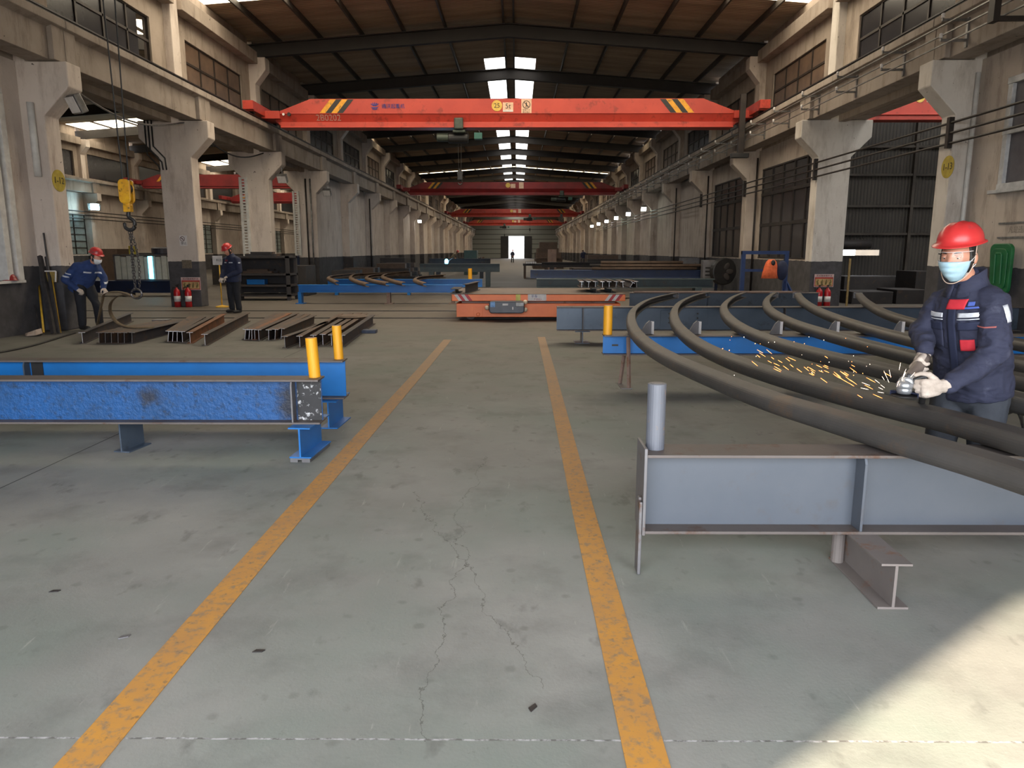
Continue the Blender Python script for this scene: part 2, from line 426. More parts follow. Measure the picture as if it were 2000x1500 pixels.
# --- upper walls with windows, eave beams
wn=[0]
def upper(side,x,k,pane,nm,rows=2,cols=4,opened=False):
    s=side; o=x+s*0.45; th=0.18
    X0,X1=sorted((o,o+s*th)); a,b=Yk(k)+0.44,Yk(k+1)
    w0,w1=a+0.75,b-0.75
    mb=MB().box(X0,X1,a,b,4.8,6.02).box(X0,X1,a,b,7.15,8.5).box(X0,X1,a,w0,6.02,7.15).box(X0,X1,w1,b,6.02,7.15)
    struct(mb,'wall_left' if s<0 else 'wall_right',M_upper,'upper %s wall above the crane runway'%nm,'wall')
    e0,e1=sorted((o,o-s*0.32))
    mb=MB().box(e0,e1,a,b,7.68,8.06); struct(mb,'beam',M_upper,'%s concrete eave beam'%nm,'eave beam',bevel=0.01,group='eave beams')
    wn[0]+=1; n=wn[0]
    fx0,fx1=sorted((o+s*0.05,o+s*0.09))
    fr=MB(); hb=[6.02+(1.13)*i/rows for i in range(rows+1)]; vb=[w0+(w1-w0)*i/cols for i in range(cols+1)]
    for z in hb: fr.box(fx0-0.01,fx1+0.01,w0,w1,max(6.02,z-0.03),min(7.15,z+0.03))
    for y in vb: fr.box(fx0-0.01,fx1+0.01,max(w0,y-0.03),min(w1,y+0.03),6.05,7.12)
    f=struct(fr,'window_%d'%n,M_frame_dark,'clerestory window in the upper %s wall'%nm,'window')
    g=MB()
    for i in range(cols):
        for j in range(rows):
            if opened and i==cols-1: g.box(o+s*0.065,o+s*0.075,vb[i]+0.03,(vb[i]+vb[i+1])/2,hb[j]+0.03,hb[j+1]-0.03); continue
            g.box(o+s*0.065,o+s*0.075,vb[i]+0.03,vb[i+1]-0.03,hb[j]+0.03,hb[j+1]-0.03)
    g.build('pane',pane,f)
for k in range(-2,NB):
    upper(-1,XL,k,M_pane_dark if k in (0,3,4,6) else M_pane_brown,'left',opened=(k==0))
    upper(1,XR,k,M_pane_dark if k in (0,3,6) else M_pane_brown,'right')
# --- lower walls
def panel(side,x,k,mat,z0=0,z1=4.85,a=None,b=None,rec=0.38):
    s=side; o=x+s*rec; X0,X1=sorted((o,o+s*0.18))
    mb=MB().box(X0,X1,a if a is not None else Yk(k)+0.5,b if b is not None else Yk(k+1),z0,z1)
    return struct(mb,'wall_left' if s<0 else 'wall_right',mat,'plastered %s wall panel between columns'%('left' if s<0 else 'right'),'wall')
for k in range(3,NB): panel(-1,XL,k,M_plL)
for k in range(3,NB): panel(1,XR,k,M_plR)
panel(-1,XL,-3,M_plL,a=YB,b=Yk(-2)); panel(1,XR,-3,M_plR,a=YB,b=Yk(-2))
panel(-1,XL,-2,M_plL); panel(1,XR,-2,M_plR)
# left bay before the nearest column: wall with a tall white-reveal opening
LW=XL-0.42
yj=gx(35,480,LW).y; zs_=gx(18,548,LW).z; q1=gx(25,480,LW).y; q2=gx(15,480,LW).y; q3=gx(4,480,LW).y
panel(-1,XL,-1,M_plL,a=yj,b=Yk(0),rec=0.42); panel(-1,XL,-1,M_plL,z0=4.2,a=9.6,b=yj,rec=0.42); panel(-1,XL,-1,M_plL,a=Yk(-1),b=9.6,rec=0.42); panel(-1,XL,-1,M_plL,z1=zs_,a=9.6,b=yj,rec=0.42)
mb=MB().box(LW-0.2,LW+0.05,q1,yj+0.01,zs_,4.2).box(LW-0.2,LW+0.05,q3,q2,zs_,4.2).box(LW-0.2,LW-0.17,q2,q1,zs_,4.2).box(LW-0.2,LW+0.05,9.6,9.75,zs_,4.2).box(LW-0.2,LW+0.05,9.6,yj,4.2,4.3).box(LW-0.2,LW+0.08,9.6,yj,zs_-0.05,zs_)
f=struct(mb,'window_90',M_jamb,'white jambed tall window opening in the left wall before the nearest column','window',bevel=0.008)
MB().box(LW-0.19,LW-0.175,9.75,q3,zs_,4.2).build('pane',M_pane_dark,f)
# right bay before the nearest column: wall with white framed windows
RW=XR+0.38
p0=gx(1968,300,RW); p1=gx(1958,365,RW); p2=gx(1975,128,RW)
yw=p0.y
panel(1,XR,-1,M_plR,a=yw+0.12,b=Yk(0)); panel(1,XR,-1,M_plR,z1=p1.z-0.05,a=Yk(-1)+0.5,b=yw+0.12); panel(1,XR,-1,M_plR,z0=4.35,a=Yk(-1)+0.5,b=yw+0.12); panel(1,XR,-1,M_plR,z0=p1.z-0.05,z1=4.35,a=Yk(-1)+0.5,b=9.3)
zm=gx(1962,258,RW).z
fr=MB()
for z in (p1.z,zm,4.3): fr.box(RW-0.06,RW+0.06,9.3,yw+0.12,z-0.06,z+0.05)
for y in (9.36,10.5,11.5,yw+0.05): fr.box(RW-0.05,RW+0.05,y-0.06,y+0.06,p1.z,4.3)
fr.box(RW-0.14,RW+0.02,9.2,yw+0.22,p1.z-0.11,p1.z-0.05)
f=struct(fr,'window_91',M_frame_white,'white framed window in the right wall behind the grinding worker','window',bevel=0.008)
MB().box(RW+0.015,RW+0.03,9.3,yw+0.1,p1.z,4.3).build('pane',M_pane_grey,f)
# right bays with the tall dark steel windows
for k in (1,2):
    a,b=Yk(k)+0.44,Yk(k+1); panel(1,XR,k,M_plR,z1=1.25); panel(1,XR,k,M_plR,z0=4.2); panel(1,XR,k,M_plR,z0=1.25,z1=4.2,b=a+0.35); panel(1,XR,k,M_plR,z0=1.25,z1=4.2,a=b-0.45)
    a+=0.35; b-=0.45; X=XR+0.42; fr=MB(); zs=[1.25,2.35,3.35,4.2]; ys=[a+(b-a)*i/5 for i in range(6)]
    for z in zs: fr.box(X-0.04,X+0.04,a,b,max(1.25,z-0.05),min(4.2,z+0.05))
    for y in ys: fr.box(X-0.03,X+0.03,max(a,y-0.035),min(b,y+0.035),1.3,4.15)
    f=struct(fr,'window_%d'%(91+k),M_frame_dark,('nearer','farther')[k-1]+' tall dark steel window on the right wall','window')
    g=MB()
    for i in range(5):
        for j in range(3): g.box(X+0.0,X+0.012,ys[i]+0.035,ys[i+1]-0.035,zs[j]+0.05,zs[j+1]-0.05)
    g.build('pane',M_pane_dark,f)
# --- roof
RT,SL=9.2,0.075
def rz(x): return RT-SL*abs(x-XC)
bands=[(17.4,22.7),(Yk(5)+3.0,Yk(5)+3.7),(Yk(7)+3.0,Yk(7)+3.8),(Yk(9)+1.5,Yk(9)+4.2),(Yk(12)+1.5,Yk(12)+4.2),(Yk(15)+1.5,Yk(15)+4.2),(Yk(18)+1.5,Yk(18)+4.2)]
def slab(x0,x1,y0,y1,mb):
    vs=[(x,y,rz(x)+d) for d in (0,0.05) for y in (y0,y1) for x in (x0,x1)]
    mb.add(vs,[(0,2,3,1),(4,5,7,6),(0,1,5,4),(2,6,7,3),(0,4,6,2),(1,3,7,5)])
XE0,XE1=XL-0.75,XR+0.75
edges=[YB]
for a,b in bands: edges+= [a,b]
edges.append(YE)
RS=1.05  # ridge skylight half width
for i in range(0,len(edges)-1,2):
    a,b=edges[i],edges[i+1]
    if i==0:
        mb=MB(); slab(XE0,XC,a,b,mb); slab(XC,XE1,a,b,mb)
    else:
        mb=MB(); slab(XE0,XC-RS,a,b,mb); slab(XC+RS,XE1,a,b,mb); slab(XC-0.16,XC,a,b,mb); slab(XC,XC+0.16,a,b,mb)
        y=a
        # solid ridge sheets where the bay has no ridge light
        if i==2:
            slab(XC-RS,XC-0.16,a,31.2,mb); slab(XC+0.16,XC+RS,a,31.2,mb)
    struct(mb,'ceiling',M_roof,'dark corrugated roof sheeting seen from below','roof')
n=200
def skylight(parts,mat,label):
    global n
    n+=1; mb=MB()
    for q in parts: slab(*q,mb)
    struct(mb,'window_%d'%n,mat,label,'skylight')
for i,(a,b) in enumerate(bands):
    skylight([(XE0,XC,a,b),(XC,XE1,a,b)],M_sky_warm if i==0 else M_sky_far,('nearest' if i==0 else 'distant')+' band of bright translucent roof sheets across the hall')
for i in range(2,len(edges)-1,2):
    a,b=edges[i],edges[i+1]
    if i==2: a=max(a,31.2)
    skylight([(XC-RS,XC-0.16,a,b),(XC+0.16,XC+RS,a,b)],M_sky_cool,'white translucent sheets along the roof ridge')
# the stretch between the first bright band and the second keeps a solid ridge, then ridge lights begin
for k in range(-2,NB):
    if k==1: continue
    y=Yk(k)+0.25; mb=MB()
    for s in (-1,1):
        xa=XC; xb=(XL-0.5) if s<0 else (XR+0.5)
        def q(x,d): return (x,rz(x)-0.2-d)
        L=[q(xa,0.03),q(xb,0.03),q(xb,0.40),q(xa,0.40)]
        if s>0: L=L[::-1]
        mb.ext(L,'y',y-0.006,y+0.006)
        for d0,d1 in ((0.0,0.03),(0.40,0.43)):
            L=[q(xa,d0),q(xb,d0),q(xb,d1),q(xa,d1)]
            if s>0: L=L[::-1]
            mb.ext(L,'y',y-0.11,y+0.11)
    struct(mb,'rafter',M_rafter,'dark steel roof rafter spanning the hall','rafter',group='roof rafters')
for i in range(-6,6):
    x=XC+(i+0.5)*1.42 if abs(i+0.5)>1 else XC+(0.17 if i>=0 else -0.17)
    mb=MB().ext([(x-0.03,rz(x)-0.19),(x+0.03,rz(x)-0.19),(x+0.03,rz(x)-0.01),(x-0.03,rz(x)-0.01)],'y',YB+0.1,YE-0.1)
    struct(mb,'purlin',M_purlin,'steel roof purlin running along the hall','purlin',group='roof purlins')
# --- end walls
for s_,x_,nm_ in ((-1,XL,'left'),(1,XR,'right')):
    o=x_+s_*0.4; X0,X1=sorted((o,o+s_*0.2)); mb=MB().box(X0,X1,Yk(NB),YE,0,9.0); struct(mb,'wall_'+nm_,M_plL,'last stretch of the %s wall by the end gate'%nm_,'wall')
for s_,x_,nm_ in ((-1,XL,'left'),(1,XR,'right')):
    o=x_+s_*0.45; X0,X1=sorted((o,o+s_*0.18)); mb=MB().box(X0,X1,YB,Yk(-2)+0.5,4.85,9.0); struct(mb,'wall_'+nm_,M_upper,'upper %s wall at the near end'%nm_,'wall')
mb=MB().box(XL-1,-3.3,YE,YE+0.2,0,9).box(2.9,XR+1,YE,YE+0.2,0,9).box(-3.3,2.9,YE,YE+0.2,4.4,9).box(-3.3,-1.7,YE,YE+0.2,0,4.4).box(1.4,2.9,YE,YE+0.2,0,4.4)
struct(mb,'wall_far',M_endclad,'far end wall of horizontal cladding','wall')
mb=MB()
for x0,x1 in ((-3.3,-1.72),(1.42,2.95)):
    mb.box(x0,x1,YE-0.12,YE-0.04,0.02,4.4)
d=struct(mb,'door_1',M_cladding,'tall sliding gate standing open at the far end','door')
mb=MB().box(XL-1,-5.8,YB-0.2,YB,0,9).box(5.0,XR+1,YB-0.2,YB,0,9).box(-5.8,5.0,YB-0.2,YB,4.72,9)
struct(mb,'wall_back',M_plL,'near end wall with the gate opening','wall')
# --- adjoining hall on the left
AX=-25.3
mb=MB().box(-44,-26.5,YE*0,YB+0.1,0,0.01) if False else None
for k in range(1,15):
    column(k,-1,AX,M_plL,'column on the far side of the adjoining left hall')
    rw(-1,AX,k,M_conc,'adjoining hall')
    s=-1; o=AX-0.45
    mb=MB().box(o-0.18,o,Yk(k)+0.44,Yk(k+1),7.2,8.6).box(o-0.18,o,Yk(k)+0.44,Yk(k+1),4.8,5.5).box(o-0.18,o,Yk(k)+0.5,Yk(k)+1.0,5.5,7.2).box(o-0.18,o,Yk(k+1)-0.4,Yk(k+1),5.5,7.2).box(o-0.18,o,Yk(k)+1.0,Yk(k+1)-0.4,5.5,5.8)
    struct(mb,'wall_left',M_upper,'upper far wall of the adjoining left hall','wall')
    mb=MB().box(o-0.05,o+0.3,Yk(k)+0.44,Yk(k+1),7.6,8.0); struct(mb,'beam',M_upper,'eave beam of the adjoining hall','eave beam')
    mb=MB().box(o-0.16,o-0.1,Yk(k)+1.0,Yk(k+1)-0.4,5.8,7.2); struct(mb,'window_%d'%(300+k),M_pane_dark,'dark clerestory of the adjoining hall','window')
    if k%3==1:
        panel(-1,AX,k,M_plL,z1=1.3); panel(-1,AX,k,M_plL,z0=3.6)
        a,b=Yk(k)+0.44,Yk(k+1); fr=MB(); X=AX-0.42
        for i in range(6): y=a+(b-a)*i/5; fr.box(X-0.03,X+0.03,max(a,y-0.04),min(b,y+0.04),1.3,3.6)
        for i in range(7): z=1.3+2.3*i/6; fr.box(X-0.03,X+0.03,a,b,max(1.3,z-0.02),min(3.6,z+0.02))
        f=struct(fr,'window_%d'%(320+k),M_frame_dark,'gridded daylight window across the adjoining hall','window')
        MB().box(X-0.02,X-0.01,a,b,1.3,3.6).build('pane',pm('pale_daylit_glass_%d'%k,(150,160,160),(120,128,124),3,0.3),f)
    else: panel(-1,AX,k,M_plL)
mb=MB()
def arz(x): return RT-SL*abs(x+17.3)
for (x0,x1) in ((-26.9,-17.3),(-17.3,-9.2)):
    vs=[(x,y,arz(x)+d) for d in (0,0.05) for y in (YB,110) for x in (x0,x1)]
    mb.add(vs,[(0,2,3,1),(4,5,7,6),(0,1,5,4),(2,6,7,3),(0,4,6,2),(1,3,7,5)])
struct(mb,'ceiling',M_roof,'dark roof sheeting of the adjoining left hall','roof')
for k in range(0,16):
    y=Yk(k)+0.25
    mb=MB()
    for xa,xb in ((-26.0,-17.3),(-17.3,-9.3)):
        mb.ext([(xa,arz(xa)-0.66),(xb,arz(xb)-0.66),(xb,arz(xb)-0.18),(xa,arz(xa)-0.18)],'y',y-0.06,y+0.06)
    struct(mb,'rafter',M_rafter,'rafter of the adjoining left hall','rafter',group='rafters of the adjoining hall')
for i,(y0,y1) in enumerate(((25.0,28.0),(43,46),(61,64),(79,82))):
    mb=MB()
    for j in range(10):
        x0=-25.6+j*1.62
        vs=[(x,y,arz(x)-0.012+d) for d in (0,0.01) for y in (y0,y1) for x in (x0,x0+1.35)]
        mb.add(vs,[(0,2,3,1),(4,5,7,6),(0,1,5,4),(2,6,7,3),(0,4,6,2),(1,3,7,5)])
    struct(mb,'window_%d'%(340+i),M_sky_warm,'yellow lit roof sheets of the adjoining left hall','skylight')
mb=MB().box(-27,-9.3,110,110.2,0,9); struct(mb,'wall_left',M_endclad,'end wall of the adjoining left hall','wall')
mb=MB().box(-27,-9.9,YB-0.2,YB,0,9).box(-26.6,-26.4,YB,Yk(1)+0.5,0,9); struct(mb,'wall_left',M_plL,'near walls of the adjoining left hall','wall')
# --- adjoining shed on the right: corrugated partition with girts
PY=27.0
sl0=gy(1640,499,PY); sl1=gy(1720,488,PY)
mb=MB().box(XR+0.6,sl0.x,PY,PY+0.1,0,8.4).box(sl1.x,26,PY,PY+0.1,0,8.4).box(sl0.x,sl1.x,PY,PY+0.1,0,sl0.z).box(sl0.x,sl1.x,PY,PY+0.1,sl1.z,8.4)
struct(mb,'wall_right',M_cladding,'dark corrugated partition seen through the right bay','wall')
mb=MB()
for yy in (287,342,403,457): z=gy(1740,yy,PY).z; mb.box(XR+0.9,25,PY-0.12,PY-0.01,z-0.04,z+0.04)
for xx in (1638,1772,1836): x=gy(xx,450,PY).x; mb.box(x-0.05,x+0.05,PY-0.16,PY-0.01,0,7.5)
struct(mb,'trim_9',M_purlin,'girts and posts of the corrugated partition','girt')
mb=MB().box(XR+0.9,26,YB,YB+0.1,0,9).box(26,26.2,YB,PY+30,0,9).box(XR+0.6,26,PY+30,PY+30.2,0,1.0)
struct(mb,'wall_right',M_cladding,'outer walls of the adjoining right shed','wall')
mb=MB().box(XR+0.75,26.2,YB,PY+2,8.4,8.5); struct(mb,'ceiling',M_roof,'roof of the adjoining right shed','roof')

mb=MB()
for i in range(4): mb.box(10.5+i*3.4,12.3+i*3.4,13,24,8.37,8.395)  # glowing sheets added out of view to brighten the dark shed partition
struct(mb,'window_360',M_shed_fill,'added fill light sheets under the roof of the adjoining right shed','skylight')
# ================================================================== cranes
M_red=pm('crane_red_paint',(186,66,50),(170,56,44),1.2,0.45,bump=0.03,spots=(140,48,38),sscale=3)
M_red_dark=pm('crane_dull_red_paint',(140,34,34),(112,26,28),1.2,0.5)
M_black=pm('black_paint',(26,25,26),(38,36,36),6,0.5)
M_yel=pm('yellow_paint',(226,160,36),(206,140,30),8,0.5,spots=(120,88,40),sscale=9)
M_hoist=pm('hoist_green_grey',(74,82,72),(52,58,54),5,0.5,0.2)
M_cable=pm('black_cable',(24,23,24),None,1,0.6)
M_cream=pm('cream_sticker',(226,190,160),(205,165,140),9,0.6)
M_signyel=pm('yellow_disc_sticker',(220,186,92),(200,160,70),8,0.6)
M_ink=pm('dark_ink',(30,26,28),None,1,0.6)
M_inkblue=pm('blue_ink',(44,48,120),None,1,0.6)
M_chalk=pm('faded_white_paint',(196,160,146),(150,100,90),30,0.8)
M_white2=pm('white_sign',(214,210,208),(196,190,188),9,0.6)
M_redsign=pm('red_sign_paint',(178,44,40),(150,38,36),8,0.55)
def crane(Y,label,zb,mat,xl=RXL,xr=RXR,full=False,hoist_x=-1.9,hl=1.0,tl=1.35):
    h=0.88
    root=thing('bridge_crane',label,'crane',(0,Y,0))
    zt=zb+h; xa,xb=xl+0.35,xr-0.35
    # box girder, side outline with tapered ends
    g=MB()
    pr=[(xa,zb+0.30),(xa+0.25,zb+0.0),(xb-0.25,zb+0.0),(xb,zb+0.30),(xb,zb+0.42),(xb-1.25,zt),(xa+1.25,zt),(xa,zb+0.42)]
    g.ext(pr,'y',-0.12,0.12)
    g.ext([(xa,zb+0.42),(xb,zb+0.42),(xb-1.25,zt),(xa+1.25,zt)],'y',-0.24,0.24)
    for s in (-1,1): g.ext([(s*0.24,zb+0.42),(s*0.12,zb+0.17),(s*0.12,zb+0.42)][::s],'x',xa+0.05,xb-0.05); g.box(xa+0.25,xb-0.25,min(s*0.12,s*0.25),max(s*0.12,s*0.25),zb+0.0,zb+0.16)
    g.box(xa+0.1,xb-0.1,-0.255,0.255,zb+0.415,zb+0.435)
    g.box(xa+0.25,xb-0.25,-0.30,0.30,zb-0.02,zb+0.02)
    g.build('girder',mat,root,bevel=0.012)
    for s,x in ((-1,xl),(1,xr)):
        e=MB().box(x-0.13,x+0.13,-tl,tl,5.78,6.08).box(x-0.16,x+0.16,-tl-0.15,-tl,5.80,6.06).box(x-0.16,x+0.16,tl,tl+0.15,5.80,6.06)
        e.box(min(x,x-s*0.6),max(x,x-s*0.6),-0.32,0.32,zb+0.26,zb+0.5)
        t=e.build('end_truck',M_red_dark if not full else mat,root,bevel=0.01)
        for yy in (-1.1,1.1):
            wmb=MB().lathe([(0.13,-0.06),(0.15,-0.05),(0.15,0.05),(0.13,0.06)],(x,yy,5.86),16,0,Euler((0,PI/2,0)).to_matrix()); wmb.build('wheel',M_black,t,smooth=False)
    # hazard stripes on both ends
    for s in (-1,1):
        m=MB(); cx=(xa+1.55) if s<0 else (xb-1.55)
        for i in range(4):
            x0=cx+s*(-0.36)+(-s)*(-0.0) + (i*0.19 - 0.38)*1.0
            dx=0.36*(-s)*1.0
            lo=[(x0,zb+0.44),(x0+0.19,zb+0.44),(x0+0.19+dx,zt-0.02),(x0+dx,zt-0.02)]
            m.ext(lo,'y',-0.246,-0.241,0 if (i%2==(0 if s<0 else 1)) else 1)
        m.build('hazard_stripes',[M_yel,M_black],root)
    # plates
    d=MB().lathe([(0.17,-0.004),(0.17,0.004)],(-0.66,-0.25,zb+0.66),28,0,Euler((PI/2,0,0)).to_matrix()).build('number_disc',M_signyel,root)
    if full: text_mesh('25',0.2,M_ink,'number',d,(-0.66,-0.258,zb+0.655),(PI/2,0,0))
    p=MB().box(-0.47,-0.13,-0.252,-0.245,zb+0.47,zb+0.76).build('capacity_plate',M_cream,root)
    if full:
        text_mesh('5t',0.22,M_ink,'capacity',p,(-0.30,-0.256,zb+0.64),(PI/2,0,0))
        MB().box(-0.46,-0.14,-0.2535,-0.252,zb+0.475,zb+0.53).build('white_strip',M_white2,p)
    p=MB().box(0.13,0.46,-0.252,-0.245,zb+0.42,zb+0.86).build('warning_plate',M_cream,root)
    if full:
        q=MB(); c=(0.295,-0.254,zb+0.69); n=28
        for i in range(n):
            a0,a1=2*PI*i/n,2*PI*(i+1)/n
            vs=[(c[0]+r*math.cos(a),c[1],c[2]+r*math.sin(a)) for a in (a0,a1) for r in (0.105,0.125)]
            q.add(vs,[(0,1,3,2)])
        q.bc(c,(0.22,0.002,0.02),(0,PI/4,0)); q.ball((0.295,-0.254,zb+0.745),(0.02,0.002,0.02),8,5); q.bc((0.295,-0.254,zb+0.69),(0.035,0.002,0.07)); q.bc((0.28,-0.254,zb+0.635),(0.016,0.002,0.06),(0,0.3,0)); q.bc((0.315,-0.254,zb+0.635),(0.016,0.002,0.06),(0,-0.3,0))
        q.build('symbol',M_ink,p)
        text_mesh('吊物下方',0.062,M_ink,'lettering',p,(0.295,-0.254,zb+0.52),(PI/2,0,0)); text_mesh('禁止站人',0.062,M_ink,'lettering',p,(0.295,-0.254,zb+0.455),(PI/2,0,0))
        text_mesh('2B0202',0.29,M_chalk,'painted_number',root,(-6.15,-0.192,zb+0.295),(PI/2+0.447,0,0),sx=0.92)
        lg=MB()
        for a in (-0.9,-0.45,0.0,0.45,0.9): lg.bc((-4.62+0.1*math.sin(a),-0.246,zb+0.66+0.05*math.cos(a)),(0.03,0.004,0.11),(0,a,0))
        lg.ext([(-4.75,zb+0.64),(-4.70,zb+0.58),(-4.54,zb+0.58),(-4.49,zb+0.64),(-4.54,zb+0.62),(-4.70,zb+0.62)],'y',-0.25,-0.244)
        lg.ext([(-4.71,zb+0.565),(-4.68,zb+0.54),(-4.56,zb+0.54),(-4.53,zb+0.565)],'y',-0.25,-0.244)
        lg.build('emblem',M_inkblue,root); text_mesh('通沃起重机',0.15,M_inkblue,'lettering',root,(-4.02,-0.25,zb+0.64),(PI/2,0,0))
        for xx in (xa+0.42,): 
            MB().lathe([(0.06,-0.02),(0.06,0.02)],(xx+0.12,-0.26,zb+0.40),14,0,Euler((PI/2,0,0)).to_matrix()).build('lamp',M_black,root)
            MB().lathe([(0.04,-0.02),(0.04,0.02)],(xx-0.06,-0.26,zb+0.40),14,0,Euler((PI/2,0,0)).to_matrix()).build('lamp',M_white2,root)
    # hoist trolley under the girder
    hr=MB()
    hr.bc((hoist_x,-0.33,zb+0.10),(0.30,0.10,0.36)).bc((hoist_x,0.33,zb+0.10),(0.30,0.10,0.36)).bc((hoist_x,0,zb-0.13),(0.42,0.62,0.10))
    ho=hr.build('hoist',M_hoist,root,bevel=0.04,seg=3)
    MB().lathe([(0.15,-0.42),(0.17,-0.40),(0.17,0.22),(0.15,0.24)],(hoist_x+0.05,0,zb-0.30),18,0,Euler((0,PI/2,0)).to_matrix()).build('rope_drum',M_black,ho)
    MB().lathe([(0.12,-0.20),(0.14,-0.18),(0.14,0.18),(0.10,0.22)],(hoist_x-0.55,0,zb-0.28),16,0,Euler((0,PI/2,0)).to_matrix()).build('motor',M_hoist,ho)
    MB().bc((hoist_x+0.62,-0.05,zb-0.26),(0.26,0.3,0.2)).build('control_box',pm('hoist_teal_%d'%int(Y),(44,92,82),None,1,0.5),ho,bevel=0.01)
    r=MB()
    for dx in (-0.05,0.05): r.tube([(hoist_x+dx,0,zb-0.4),(hoist_x+dx*0.7,0,zb-0.4-hl)],0.008,6)
    r.build('wire_rope',M_cable,ho)
    hk=MB().bc((hoist_x,0,zb-0.5-hl),(0.16,0.14,0.26)).lathe([(0.1,-0.05),(0.1,0.05)],(hoist_x,0,zb-0.42-hl),14,0,Euler((PI/2,0,0)).to_matrix())
    hk.tube([Vector((hoist_x+0.07*math.cos(a)-0.0,0,zb-0.72-hl+0.07*math.sin(a))) for a in [PI/2-i*PI*1.45/10 for i in range(11)]],0.018,8)
    hk.build('hook_block',M_black,ho)
    return root
crane(25.0,'nearest bright red bridge crane numbered 2B0202, across the whole hall',5.46,M_red,full=True)
crane(54.0,'second bridge crane down the hall, dull dark red, beyond the bright one',5.46,M_red_dark,hoist_x=3.2)
crane(88.0,'third bridge crane down the hall, red, above the far gate',5.46,M_red,hoist_x=1.5)
crane(118.0,'farthest bridge crane, small and red in front of the end wall',5.46,M_red,hoist_x=-2.0)
# cranes of the adjoining halls
def far_crane(name,label,x0,x1,Y,zb,mat,num=None):
    root=thing('bridge_crane',label,'crane',(0,Y,0)); h=0.88
    g=MB().ext([(x0,zb+0.3),(x0+0.25,zb),(x1-0.25,zb),(x1,zb+0.3),(x1,zb+0.45),(x1-1.2,zb+h),(x0+1.2,zb+h),(x0,zb+0.45)],'y',-0.24,0.24)
    g.box(x0+0.2,x1-0.2,-0.29,0.29,zb+0.14,zb+0.18); g.build('girder',mat,root,bevel=0.01)
    for x in (x0-0.3,x1+0.3): MB().box(x-0.13,x+0.13,-1.4,1.4,5.78,6.08).box(min(x,x+(0.5 if x<x0 else -0.5)),max(x,x+(0.5 if x<x0 else -0.5)),-0.3,0.3,zb+0.28,zb+0.5).build('end_truck',mat,root,bevel=0.01)
    for s in (-1,1):
        m=MB(); cx=(x0+1.5) if s<0 else (x1-1.5)
        for i in range(4):
            a=cx-0.38+i*0.19; dx=-0.36*s
            m.ext([(a,zb+0.44),(a+0.19,zb+0.44),(a+0.19+dx,zb+h-0.02),(a+dx,zb+h-0.02)],'y',-0.246,-0.241,i%2)
        m.build('hazard_stripes',[M_yel,M_black],root)
    return root
far_crane('a','red bridge crane in the adjoining left hall, seen past the second column',AX+0.7,XL-1.7,49.0,5.5,M_red_dark)
far_crane('b','farther dark red bridge crane in the adjoining left hall',AX+0.7,XL-1.7,64.0,5.5,M_red_dark)
r=far_crane('c','red bridge crane in the adjoining right shed, before the corrugated partition',XR+1.9,25.0,24.0,5.5,M_red)
q=gy(1795,218,23.74)
MB().lathe([(0.15,-0.004),(0.15,0.004)],(q.x,-0.25,5.5+0.66),24,0,Euler((PI/2,0,0)).to_matrix()).build('number_disc',M_signyel,r)
MB().bc((q.x+0.36,-0.25,6.15),(0.3,0.008,0.26)).build('capacity_plate',M_cream,r)
MB().bc((q.x+0.85,-0.25,6.14),(0.26,0.008,0.36)).build('warning_plate',M_cream,r)
# ================================================================== things fixed to walls and columns
M_pipe_w=pm('white_plastic_pipe',(208,206,202),(188,186,182),6,0.45)
M_pipe_d=pm('dark_pipe_steel',(52,44,40),(38,33,31),6,0.55,0.3)
M_galv=pm('galvanised_steel',(142,140,138),(112,110,108),9,0.45,0.6)
a=gy(57,200,Yk(0)-0.06); b=gy(75,345,Yk(0)-0.06)
o=MB().tube([(0,0,0),(0,0,a.z-b.z)],0.06,16).build('drain_pipe',M_pipe_w,smooth=True,loc=(b.x,Yk(0)-0.065,b.z)); tag(o,'short white plastic pipe fixed to the nearest left column','pipe')
def disc_sign(px,py,side,k,txt,label):
    x=(XL if side<0 else XR); X=x-side*0.004; p=gx(px,py,X); s=-side
    root=thing('number_sign',label,'sign',(X,p.y,p.z),0 if True else 0)
    root.rotation_euler=(0,0,PI/2 if side<0 else -PI/2)
    MB().lathe([(0.20,-0.003),(0.20,0.003)],(0,0,0),32,0,Euler((PI/2,0,0)).to_matrix()).build('disc',pm('olive_yellow_sign_%d'%k,(176,156,52),(150,130,40),9,0.6),root)
    text_mesh(txt,0.17,M_ink,'number',root,(0,-0.006,0),(PI/2,0,0))
disc_sign(115,353,-1,0,'1-12','round yellow sign reading 1-12 on the nearest left column')
disc_sign(1851,326,1,0,'1-13','round yellow sign on the nearest right column')
def floodlight(px,py,k,side,label,on=False,col=(235,245,235)):
    x=XL if side<0 else XR
    s=-side; base=Vector((x+s*0.42,Yk(k)+0.22,3.98))
    root=thing('floodlight',label,'lamp',base,rot=(0,0,0),group='floodlights under the runway corbels')
    MB().bc((0,0,0),(0.34,0.16,0.30),(0.6,0,0.0)).build('housing',M_galv,root,bevel=0.02)
    g=MB().bc((0,-0.065,-0.045),(0.29,0.02,0.25),(0.6,0,0)); g.build('lens',emis('floodlight_glow_%d_%d'%(k,side),col,14.0) if on else M_white2,root)
    MB().tube([(0,0.0,0.1),(0,0.0,0.36)],0.015,8).build('bracket',M_galv,root)
q=gy(150,185,Yk(0)+0.2)
root=thing('floodlight','square grey floodlight hanging under the nearest left corbel','lamp',(XL+0.50,Yk(0)+0.20,4.16))
MB().bc((0,0,0),(0.30,0.14,0.34),(0.45,0.0,-0.5)).build('housing',M_galv,root,bevel=0.02); MB().bc((-0.035,-0.075,-0.035),(0.25,0.012,0.28),(0.45,0,-0.5)).build('lens',M_white2,root)
for k in (2,3): floodlight(0,0,k,-1,['','','switched off floodlight under the third left corbel','switched off floodlight under the fourth left corbel'][k])
